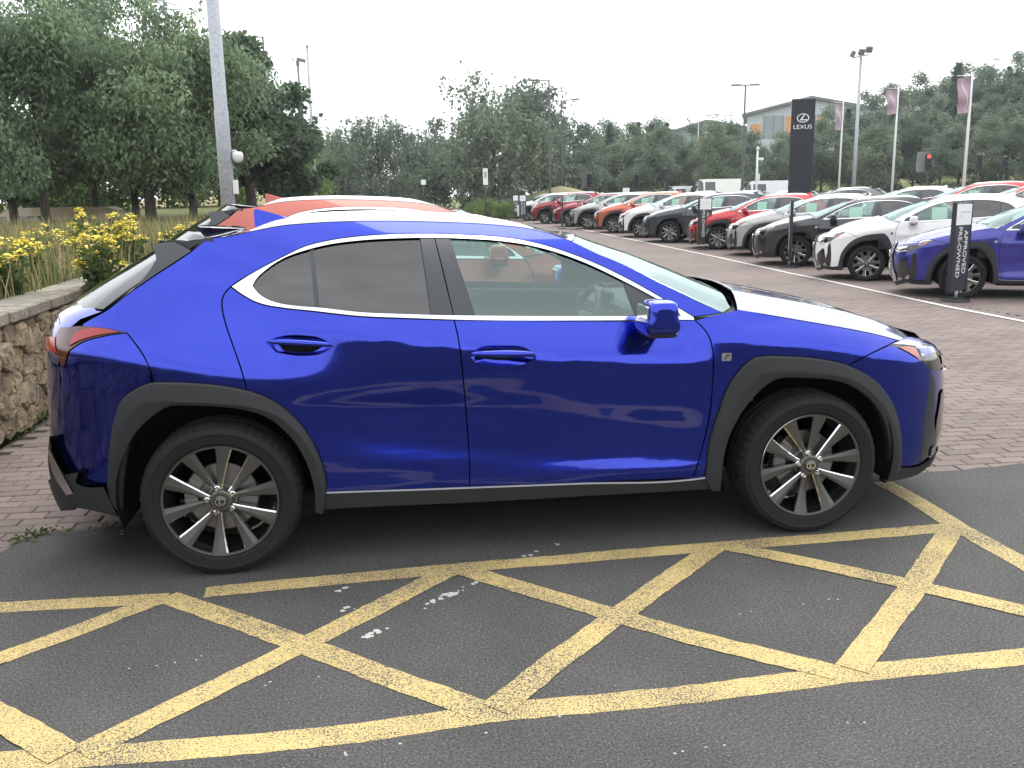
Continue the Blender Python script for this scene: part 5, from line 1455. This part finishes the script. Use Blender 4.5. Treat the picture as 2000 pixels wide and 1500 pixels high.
# ================================================================== upright signs
def text_mesh(txt, size, ext=.002):
    cu = bpy.data.curves.new('t', 'FONT'); cu.body = txt; cu.size = size; cu.align_x = 'CENTER'; cu.align_y = 'CENTER'; cu.extrude = ext
    o = bpy.data.objects.new('t', cu); COL.objects.link(o); dg = bpy.context.evaluated_depsgraph_get()
    me = bpy.data.meshes.new_from_object(o.evaluated_get(dg)); bpy.data.objects.remove(o); return me
M_SIGN = mat('charcoal sign panel', (.030,.034,.042), .45); M_SIGNW = mat('white sign print', (.72,.73,.74), .5); M_SIGNG = mat('grey sign print', (.33,.33,.35), .6)
M_SIGNF = mat('dark sign frame', (.012,.013,.016), .4)
TXT1 = text_mesh('APPROVED', .128); TXT2 = text_mesh('PRE-OWNED', .128)
for t_ in (TXT1, TXT2): t_.materials.append(M_SIGNW)
def lot_sign(px, normal_deg, label, sc=1.0):
    p = at_z(px, 0)
    for _ in range(6): p = at_z(px, float(lot_z(p[1])))
    root = empty('display_sign', tuple(p), math.radians(normal_deg)); root.scale = (sc,)*3   # panel faces local -y
    tag(root, label, 'sign', 'upright signs along the parked row')
    mb = MB(); mb.lathe([(0,.055),(.10,.055),(.15,.045),(.19,.03),(.20,.012),(.20,0)], 28); mb.build('base', M_SIGNF, root, sharp=40)
    mb = MB(); mb.tube([(0,0,.05),(0,0,.17)], .022, 10); mb.build('post', M_GALV, root)
    mb = MB(); mb.box((0,0,.79), (.40,.05,1.28), 0, None, .012); mb.build('panel', M_SIGN, root)
    for s in (-1, 1):
        mb = MB(); mb.box((s*.205,0,.79), (.022,.066,1.31), 0, None, .006); mb.build('frame', M_SIGNF, root)
    for f in (-1, 1):
        mb = MB(); mb.box((0,f*.027,1.265), (.375,.006,.30)); wp = mb.build('header_plate', M_SIGNW, root)
        mb = MB(); mb.box((.02,f*.0315,1.30), (.24,.003,.010)); mb.box((-.08,f*.0315,1.245), (.08,.003,.007)); mb.build('fine_print', M_SIGNG, wp)
        for me, dx in ((TXT1, .085), (TXT2, -.065)):
            o = link('lettering', me, None, root)
            # upright text turned to read downwards
            R = Matrix.Rotation(0 if f < 0 else math.pi, 4, 'Z') @ Matrix.Translation(Vector((dx,-.028,.72))) @ Matrix.Rotation(math.pi/2, 4, 'X') @ Matrix.Rotation(-math.pi/2, 4, 'Z')
            o.matrix_local = R
    return root
lot_sign((1866,588), 25, 'tall dark sign lettered in white in front of the violet blue car')
lot_sign((1375,487), 14, 'dark lettered sign in front of the bright red car')
lot_sign((1541,522), 68, 'dark sign turned edge-on in front of the black car')
lot_sign((1098,447), 80, 'dark sign turned edge-on in front of the dark red car')
lot_sign((1021,432), 20, 'dark sign with white header in front of the last white car')
lot_sign((1007,428), 30, 'dark sign with white header just beyond its twin')
lot_sign((937,420), 60, 'thin dark sign standing among the pale shrubs')

# ---- totem
p = at_d((1562,362), 45); tot = empty('brand_totem', (p[0], p[1], 0), math.radians(-21)); tag(tot, 'tall black dealership totem with oval emblem and white lettering', 'sign')
mb = MB(); mb.box((0,0,2.75), (1.02,.22,5.5), 0, None, .02); mb.build('panel', mat('dark blue-black panel', (.007,.008,.014), .35, 0, .15, spec=.3), tot)
mb = MB(); mb.box((0,0,.06), (1.2,.4,.12), 0, None, .02); mb.build('plinth', M_SIGNF, tot)
mb = MB(); n = 40
for i in range(n):
    a0, a1 = 2*math.pi*i/n, 2*math.pi*(i+1)/n
    e = lambda a, k: (k*.265*math.cos(a), -.118, 4.66+k*.195*math.sin(a))
    mb.add([e(a0,.84), e(a1,.84), e(a1,1), e(a0,1)], [(0,1,2,3)])
for pl in ([(.05,.17),(.10,.165),(-.06,-.085),(-.13,-.085)], [(-.13,-.10),(.17,-.10),(.19,-.06),(-.105,-.06)]):
    mb.add([(q[0], -.118, 4.66+q[1]) for q in pl], [(0,1,2,3)])
mb.build('emblem', M_SIGNW, tot)
me = text_mesh('LEXUS', .25); me.materials.append(M_SIGNW); o = link('lettering', me, None, tot); o.location = (0,-.114,4.27); o.rotation_euler = (math.pi/2,0,0); o.scale = (1.15,1,1)
mb = MB(); 
for (x0, x1, z) in ((-.36,.06,.92),(-.36,-.22,.74),(-.20,-.12,.74),(-.36,-.10,.66)): mb.box(((x0+x1)/2,-.113,z), (x1-x0,.006,.055))
mb.build('small_print', M_SIGNW, tot)

# ================================================================== poles, lamps, flags
def base_at(px, d, z=0): p = at_d(px, d); return (p[0], p[1], z)
def z_at(px, d): return float(at_d(px, d)[2])
def lamp_post(label, px_base, d, top_y, arms, z0=0, r=.07, mt=None, gm='street lamps'):
    b = base_at(px_base, d, z0); root = empty('street_lamp', b); tag(root, label, 'lamp', gm)
    h = z_at((px_base[0], top_y), d)-z0
    mb = MB(); mb.tube([(0,0,-.05),(0,0,h*.22),(0,0,h*.23),(0,0,h)], [r*1.35,r*1.3,r,r*.72], 10); mb.build('pole', mt or M_DKPOLE, root)
    for (ln, rise) in arms:
        ax = Vector((AR_[0], AR_[1], 0)).normalized()
        e = ax*ln+Vector((0,0,h+rise)); mb = MB(); mb.tube([(0,0,h-.06), e], [.035,.03], 8); mb.build('arm', mt or M_DKPOLE, root)
        mb = MB(); u = ax*(math.copysign(1, ln)); c = e+u*.22
        mb.box((0,0,0), (.62,.26,.10), 0, None, .04); o = mb.build('lantern', M_LANTERN, root)
        o.location = c; o.rotation_euler = (0, -math.atan2(rise, abs(ln))*math.copysign(1, ln)*.8, math.atan2(ax.y, ax.x))
    return root
lamp_post('dark street lamp with single arm over the end of the parked row', (1074,385), 60, 156, [(-.75,0)])
lamp_post('dark street lamp with a raised arm beside the taller lamp', (1097,385), 66, 197, [(.75,.09)])
lamp_post('dark double-headed street lamp beside the black totem', (1449,375), 58, 166, [(-.32,0),(.32,0)])
lamp_post('slim street lamp with single arm in front of the low grey building', (1412,375), 92, 224, [(-.6,0)], 0, .06)
lamp_post('pale slim street lamp with raised arm before the low grey building', (1361,375), 96, 228, [(.8,.10)], 0, .06, M_GALV)
lamp_post('pale street lamp standing on the crest of the wooded slope', (1917,250), 128, 117, [(.9,.05)], 5.0, .07, M_GALV)
lamp_post('pale distant street lamp beside the pointed conifer', (1816,260), 135, 160, [(-.6,.05)], 5.0, .06, M_GALV)
lamp_post('dark street lamp rising over the maple crown', (536,410), 62, 72, [(-.35,0)], .3, .08)

root = empty('camera_pole', base_at((446,400), 12.2, .70)); tag(root, 'thick grey steel camera pole with white dome camera by the coral car', 'pole')
h = 6.6; mb = MB(); mb.tube([(0,0,-.1),(0,0,1.9),(0,0,1.95),(0,0,h)], [.088,.086,.080,.066], 20); mb.build('pole', M_GALV, root)
zc = z_at((450,306), 12.2)-.70
mb = MB(); mb.tube([(.06,0,zc+.06),(.15,0,zc+.06)], .02, 8); mb.build('bracket', M_GALV, root)
mb = MB(); mb.lathe([(.0,-.075),(.04,-.066),(.062,-.035),(.068,0),(.068,.03),(.05,.055),(.0,.06)], 20, c=(.155,0,zc)); mb.build('dome_camera', M_WPOLE, root)
zb = z_at((450,366), 12.2)-.70
mb = MB(); mb.box((.105,0,zb), (.055,.10,.17), 0, None, .008); mb.build('junction_box', M_WPOLE, root)
for zz in (zc+.10, zc+.16): 
    mb = MB(); mb.lathe([(.084,-.008),(.084,.008)], 20, c=(0,0,zz)); mb.build('band', M_GALV, root)

def plain_pole(name, label, px, d, top_y, r, mt, z0=0, cat='pole', extra=None):
    b = base_at(px, d, z0); root = empty(name, b); tag(root, label, cat); h = z_at((px[0]-(8 if px[0] < 1000 else -8), top_y), d)-z0
    mb = MB(); mb.tube([(0,0,-.05),(0,0,h*.5),(0,0,h)], [r*1.1,r,r*.75], 10); mb.build('pole', mt, root)
    if extra: extra(root, h)
    return root
def cap(root, h):
    mb = MB(); mb.lathe([(.0,.10),(.05,.08),(.07,.03),(.05,0),(.0,0)], 12, c=(0,0,h)); mb.build('finial', M_GALV, root)
    mb = MB(); mb.lathe([(.0,-.10),(.08,-.06),(.10,0),(.08,.05),(0,.06)], 12, c=(.16,0,.75)); mb.build('dome_camera', M_WPOLE, root)
plain_pole('slim_pole', 'slim pale pole rising beside the dark camera mast', (617,385), 38, 92, .062, M_GALV, .3, 'pole', cap)
def camhead(root, h):
    mb = MB(); mb.box((0,0,h+.10), (.16,.16,.22), 0, None, .02); mb.box((.16,0,h+.24), (.42,.16,.15), 0, Matrix.Rotation(.25,3,'Y'), .02); mb.tube([(-.15,0,h+.18),(-.30,0,h+.34)], .03, 6)
    mb.build('camera_head', M_LANTERN, root)
    mb = MB(); mb.tube([(0,0,0),(0,0,h*.80),(0,0,h*.81)], [.15,.13,.07], 10); mb.build('sleeve', M_DKPOLE, root)
plain_pole('camera_mast', 'dark camera mast with angled camera head behind the maple boughs', (598,395), 46, 128, .07, M_LANTERN, .3, 'mast', camhead)
def flood(root, h):
    mb = MB(); mb.tube([(-.35,0,h-.02),(.35,.0,h+.10)], .03, 8); mb.build('crossbar', M_GALV, root)
    for k, (x, z, rz) in enumerate(((-.36,.12,.9),(.02,.20,.2),(.34,.30,-.2))):
        mb = MB(); mb.box((0,0,0), (.26,.14,.26), 0, None, .03); o = mb.build('floodlight', M_LANTERN, root); o.location = (x,0,h+z); o.rotation_euler = (.5,0,rz)
plain_pole('floodlight_mast', 'pale mast carrying three floodlights between two flagpoles', (1667,365), 42, 112, .075, M_GALV, 0, 'mast', flood)
def camsm(root, h):
    mb = MB(); mb.lathe([(0,-.1),(.09,-.05),(.1,.03),(.05,.1),(0,.11)], 12, c=(0,0,h+.05)); mb.box((.22,0,h-.55), (.30,.14,.16), 0, None, .03); mb.build('camera_head', M_WPOLE, root)
    mb = MB(); mb.box((.12,0,h-1.6), (.12,.12,.4), 0, None, .02); mb.build('junction_box', M_WPOLE, root)
plain_pole('pale_camera_pole', 'short pale camera pole in front of the woodland beside the totem', (1477,372), 58, 292, .07, M_WPOLE, 0, 'pole', camsm)

M_FLAG = mat('faded mauve flag cloth', (.40,.31,.36), .8); M_FLAGP = mat('pale flag print', (.55,.48,.52), .8)
def flag(label, px, d, top_y, fw, fh, lean):
    b = base_at(px, d); root = empty('flagpole', b); tag(root, label, 'flagpole', 'flagpoles along the road'); h = z_at((px[0]+lean, top_y), d)
    mb = MB(); mb.tube([(0,0,0),(0,0,h*.6),(0,0,h)], [.055,.045,.03], 10); mb.build('pole', M_WPOLE, root)
    ax = Vector((AR_[0], AR_[1], 0)).normalized(); bx = Vector((AF_[0], AF_[1], 0)).normalized()
    mb = MB(); mb.tube([(0,0,h-.06), tuple(-ax*fw+Vector((0,0,h-.04)))], .014, 6); mb.build('arm', M_WPOLE, root)
    for nm, k0, k1, z0_, z1_, off, mt in (('flag', 0, 1, 0, 1, 0, M_FLAG), ('flag_print', .32, .72, .18, .80, -.012, M_FLAGP)):
        rows = []
        for j in range(15):
            v = z0_+(z1_-z0_)*j/14; row = []
            for i in range(9):
                u = k0+(k1-k0)*i/8
                if nm == 'flag_print': u = .5+ (.30*math.sin(v*7)) *.6 + (u-.52)*.35
                wv = .07*math.sin(u*5+v*3)+.05*math.sin(v*9); sh = u*(1-.35*v)
                q = -ax*(sh*fw)+bx*(wv+off)+Vector((0,0,h-.08-v*fh-.05*u)); row.append(tuple(q))
            rows.append(row)
        mb = MB(); mb.grid(rows); mb.grid([[tuple(Vector(p_)+bx*.008) for p_ in r_] for r_ in rows]); mb.build(nm, mt, root, fix=False)
flag('white flagpole with mauve flag rising above the white car roof', (1880,385), 33, 145, .48, 1.05, 16)
flag('white flagpole with mauve flag right of the floodlight mast', (1742,370), 42, 170, .52, .95, 9)
flag('white flagpole with mauve flag between totem and floodlight mast', (1638,370), 52, 198, .45, 1.3, 8)

# ---- traffic signals, small signs
M_REDLIT = mat('lit red lens', (.5,.02,.02), .4); bsdf(M_REDLIT).inputs['Emission Color'].default_value = (1,.08,.08,1); bsdf(M_REDLIT).inputs['Emission Strength'].default_value = 1.2
M_LENS = mat('unlit lens', (.03,.03,.032), .2)
def signal(label, px, d, lit, board):
    z = z_at(px, d); root = empty('traffic_signal', base_at(px, d)); tag(root, label, 'traffic signal', 'traffic signals along the road')
    mb = MB(); mb.tube([(0,0,0),(0,0,z+.6)], .055, 8); mb.build('post', M_DKPOLE, root)
    root.rotation_euler = (0,0,-math.radians(25))
    if board: mb = MB(); mb.box((-.28,.03,z), (.75,.03,1.15), 0, None, .01); mb.build('backing_board', M_LANTERN, root)
    mb = MB(); mb.box((0,-.12,z), (.34,.20,.98), 0, None, .03); mb.build('head', M_SIGNF, root)
    for k in range(3):
        mb = MB(); mb.lathe([(0,-.01),(.10,-.01),(.11,0)], 18, 'y', c=(0,-.222,z+.31-.31*k)); mb.build('lens', M_REDLIT if lit and k == 0 else M_LENS, root)
        mb = MB(); mb.grid([[(.12*math.cos(a), y_, z+.31-.31*k+.12*math.sin(a)) for a in np.linspace(0, math.pi, 9)] for y_ in (-.22,-.36)]); mb.build('visor', M_SIGNF, root, fix=False)
signal('traffic signal showing red on a grey backing board', (1813,316), 62, True, True)
signal('dark traffic signal near the tall flagpole', (1912,318), 64, False, False); signal('dark traffic signal further up the road beyond the tall flagpole', (1962,322), 66, False, False)
signal('dark traffic signal beyond the dark navy car', (1298,342), 72, False, False); signal('dark traffic signal over the copper car roof', (1246,352), 78, False, False); signal('dark traffic signal with grey board over the dark red cars', (1152,352), 72, False, True)
for (lab, px, d, w_, h_) in (('white upright panel on a dark post by the willows', (948,345), 50, .26, .85), ('small white square sign far off before the birches', (827,356), 62, .32, .32), ('small white roadside board above the silver car roof', (1223,372), 52, .38, .26)):
    z = z_at(px, d); root = empty('roadside_sign', base_at(px, d)); tag(root, lab, 'sign', 'small roadside signs')
    mb = MB(); mb.tube([(0,.03,0),(0,.03,z+h_/2)], .035, 8); mb.build('post', M_DKPOLE, root)
    mb = MB(); mb.box((0,0,z), (w_,.03,h_), 0, None, .005); mb.build('plate', M_SIGNW, root)
    if h_ > .6: mb = MB(); mb.box((0,-.018,z+.1), (w_*.5,.004,h_*.4)); mb.build('print', M_SIGNG, root)
for k, (x, y) in enumerate(((905,415),(938,413),(962,411),(978,410))):
    p = at_z((x, y+6), 0); root = empty('bollard', (p[0], p[1], 0)); tag(root, 'short dark bollard before the pale shrubs', 'bollard', 'bollards at the car park end')
    mb = MB(); mb.lathe([(.07,0),(.07,.75),(.085,.76),(.085,.83),(.06,.88),(0,.89)], 14); mb.build('post', M_DKPOLE, root, sharp=40)
# hedge at the end of the row
mb = MB(); RS = np.random.RandomState(91)
a, b = at_d((1000,395), 60), at_d((1075,392), 58)
t = RS.uniform(0, 1, 9000); P = np.stack([a[0]+(b[0]-a[0])*t+RS.normal(0,.35,9000), a[1]+(b[1]-a[1])*t+RS.normal(0,.35,9000), RS.uniform(0,1,9000)**.7*1.2], 1)
hd = empty('hedge', ((a[0]+b[0])/2, (a[1]+b[1])/2, 0)); tag(hd, 'clipped green hedge behind the last cars of the row', 'hedge')
P[:, 0] -= hd.location.x; P[:, 1] -= hd.location.y; link('foliage', leaf_mesh('foliage', leaf_arrays(P, .16, .6, .2)), M_LEAF_D, hd)
# grass bank at the end of the parked row
c = at_d((1095,385), 66); mb = MB(); rows = []
for i in range(15):
    v = i/14*2-1; rows.append([(c[0]+u*7.0, c[1]+v*4, max(-.30, 2.3*(1-abs(u)**1.25)*(1-v*v)-.3)) for u in np.linspace(-1, 1, 25)])
mb.grid(rows); M_DRY = mat('dry mown grass', (.27,.235,.13), .95); bump(M_DRY, noise(M_DRY, 12, 5), .05, .6)
o = mb.build('grass_bank', M_DRY); o['kind'] = 'structure'
c = at_d((470,405), 46); mb = MB(); rows = []
for i in range(13):
    v = i/12*2-1; rows.append([(c[0]+u*9.0, c[1]+v*5, 1.0+max(-.3, 1.0*(1-abs(u)**1.3)*(1-v*v)-.1)) for u in np.linspace(-1, 1, 21)])
mb.grid(rows); o = mb.build('mown_bank', M_DRY); o['kind'] = 'structure'

# ================================================================== buildings on the slope
M_CLADW = mat('pale grey cladding', (.47,.50,.54), .5); M_ROOFD = mat('grey metal roof', (.16,.165,.175), .45, .3); M_ORANGE = mat('orange panel', (.62,.30,.10), .6); M_WIN = mat('office window glass', (.16,.21,.22), .08, 0, 1)
def office(name, label, px, d, w_, depth, zl, zp, peak, rz, panes):
    p = at_d(px, d); root = empty(name, (p[0], p[1], float(hill_z(p[0], p[1]))-.5), rz); tag(root, label, 'building'); z0 = root.location.z
    zl, zp = zl-z0, zp-z0; xp = -w_/2+w_*peak
    mb = MB(); mb.prism([(-w_/2,0),(w_/2,0),(w_/2,zl-.2),(xp,zp-.3),(-w_/2,zl-.3)], 0, depth); mb.build('wall', M_CLADW, root)
    for (x0, za, x1, zb_) in ((-w_/2-.7,zl-.35,xp,zp),(xp,zp,w_/2+.7,zl-.3)):
        mb = MB(); mb.prism([(x0,za-.30),(x1,zb_-.30),(x1,zb_+.05),(x0,za+.05)], -.8, depth+.8); mb.build('roof_slope', M_ROOFD, root)
    for (x0, x1, a, b, k) in panes:
        mb = MB(); mb.box(((x0+x1)/2, -.03, (a+b)/2-z0), (x1-x0, .12, b-a)); o = mb.build('window' if k == 'w' else 'facade_panel', M_WIN if k == 'w' else M_ORANGE, root)
        if k == 'w':
            mb = MB(); 
            for xx in np.linspace(x0, x1, 3 if x1-x0 < 3 else 5): mb.box((xx, -.11, (a+b)/2-z0), (.09, .06, b-a))
            mb.build('mullions', M_ROOFD, o)
zt = lambda y, d, x=1570: z_at((x, y), d)
D1 = 138
office('office_building', 'pale grey office building with shallow pitched roof and orange panels above the trees', (1580,300), D1, 17, 16, zt(214,D1), zt(189,D1), .50, -math.radians(24),
       [(-6.2,-3.6,zt(268,D1),zt(224,D1),'w'),(-8.0,-6.6,zt(262,D1),zt(240,D1),'o'),(-3.2,-1.6,zt(268,D1),zt(226,D1),'o'),(-1.4,.6,zt(262,D1),zt(226,D1),'w'),(.9,2.4,zt(262,D1),zt(228,D1),'o'),(3.4,6.2,zt(240,D1),zt(215,D1),'w')])
D2 = 150
office('low_office_building', 'lower grey building with a low curved roofline left of the taller office', (1395,300), D2, 13.5, 14, zt(252,D2,1395), zt(234,D2,1395), .40, -math.radians(18),
       [(-5.6,-3.2,zt(276,D2,1395),zt(256,D2,1395),'w'),(-2.6,-1.2,zt(282,D2,1395),zt(262,D2,1395),'o'),(1.5,4.6,zt(268,D2,1395),zt(254,D2,1395),'w')])

# ================================================================== power pylon beyond the cherry trees
p = at_d((338,400), 165); py = empty('power_pylon', (p[0], p[1], 0), .3); tag(py, 'steel lattice power pylon rising behind the tallest cherry tree', 'pylon')
H = 44; 
def wd_(z): return 3.2*(1-z/H)+.55
mb = MB()
for sx_, sy_ in ((1,1),(1,-1),(-1,1),(-1,-1)):
    mb.tube([(sx_*wd_(0),sy_*wd_(0),0),(sx_*wd_(H*.6),sy_*wd_(H*.6),H*.6),(sx_*.5,sy_*.5,H)], .11, 5)
lv = [0,6,11.5,16.5,21,25,28.5,31.5,34,36.2,38.4,40.6,H]
for a, b in zip(lv[:-1], lv[1:]):
    for s in (1, -1):
        for ax_ in (0, 1):
            q = lambda u, z: (u*wd_(z), s*wd_(z), z) if ax_ == 0 else (s*wd_(z), u*wd_(z), z)
            mb.tube([q(-1,a), q(1,b)], .06, 4); mb.tube([q(1,a), q(-1,b)], .06, 4)
mb.build('tower', M_GALV, py)
for z in (31.0, 35.6, 40.2):
    for s in (1, -1):
        mb = MB(); mb.tube([(0,-.4,z),(s*6.0,0,z+.3),(0,-.4,z+1.5)], .07, 4); mb.tube([(0,.4,z),(s*6.0,0,z+.3),(0,.4,z+1.5)], .07, 4)
        for t in (.25,.5,.75): mb.tube([(s*6*t,-.4*(1-t),z+.3*t),(s*6*t,.4*(1-t),z+1.5*(1-t)+.3*t)], .05, 4)
        mb.tube([(s*5.9,0,z+.25),(s*5.9,0,z-1.4)], .06, 5); mb.build('cross_arm', M_GALV, py)

# ================================================================== slight summer haze
mb = MB(); mb.box((0, 230, 23), (1240, 984, 49)); hz = mb.build('haze', None); hz['kind'] = 'stuff'
mh = bpy.data.materials.new('pale haze'); mh.use_nodes = True; nt = mh.node_tree; nt.nodes.clear()
ou = nt.nodes.new('ShaderNodeOutputMaterial'); pv = nt.nodes.new('ShaderNodeVolumePrincipled')
pv.inputs['Color'].default_value = (.84,.90,.96,1); pv.inputs['Density'].default_value = .0005; pv.inputs['Anisotropy'].default_value = .2
nt.links.new(pv.outputs[0], ou.inputs['Volume']); hz.data.materials.append(mh)
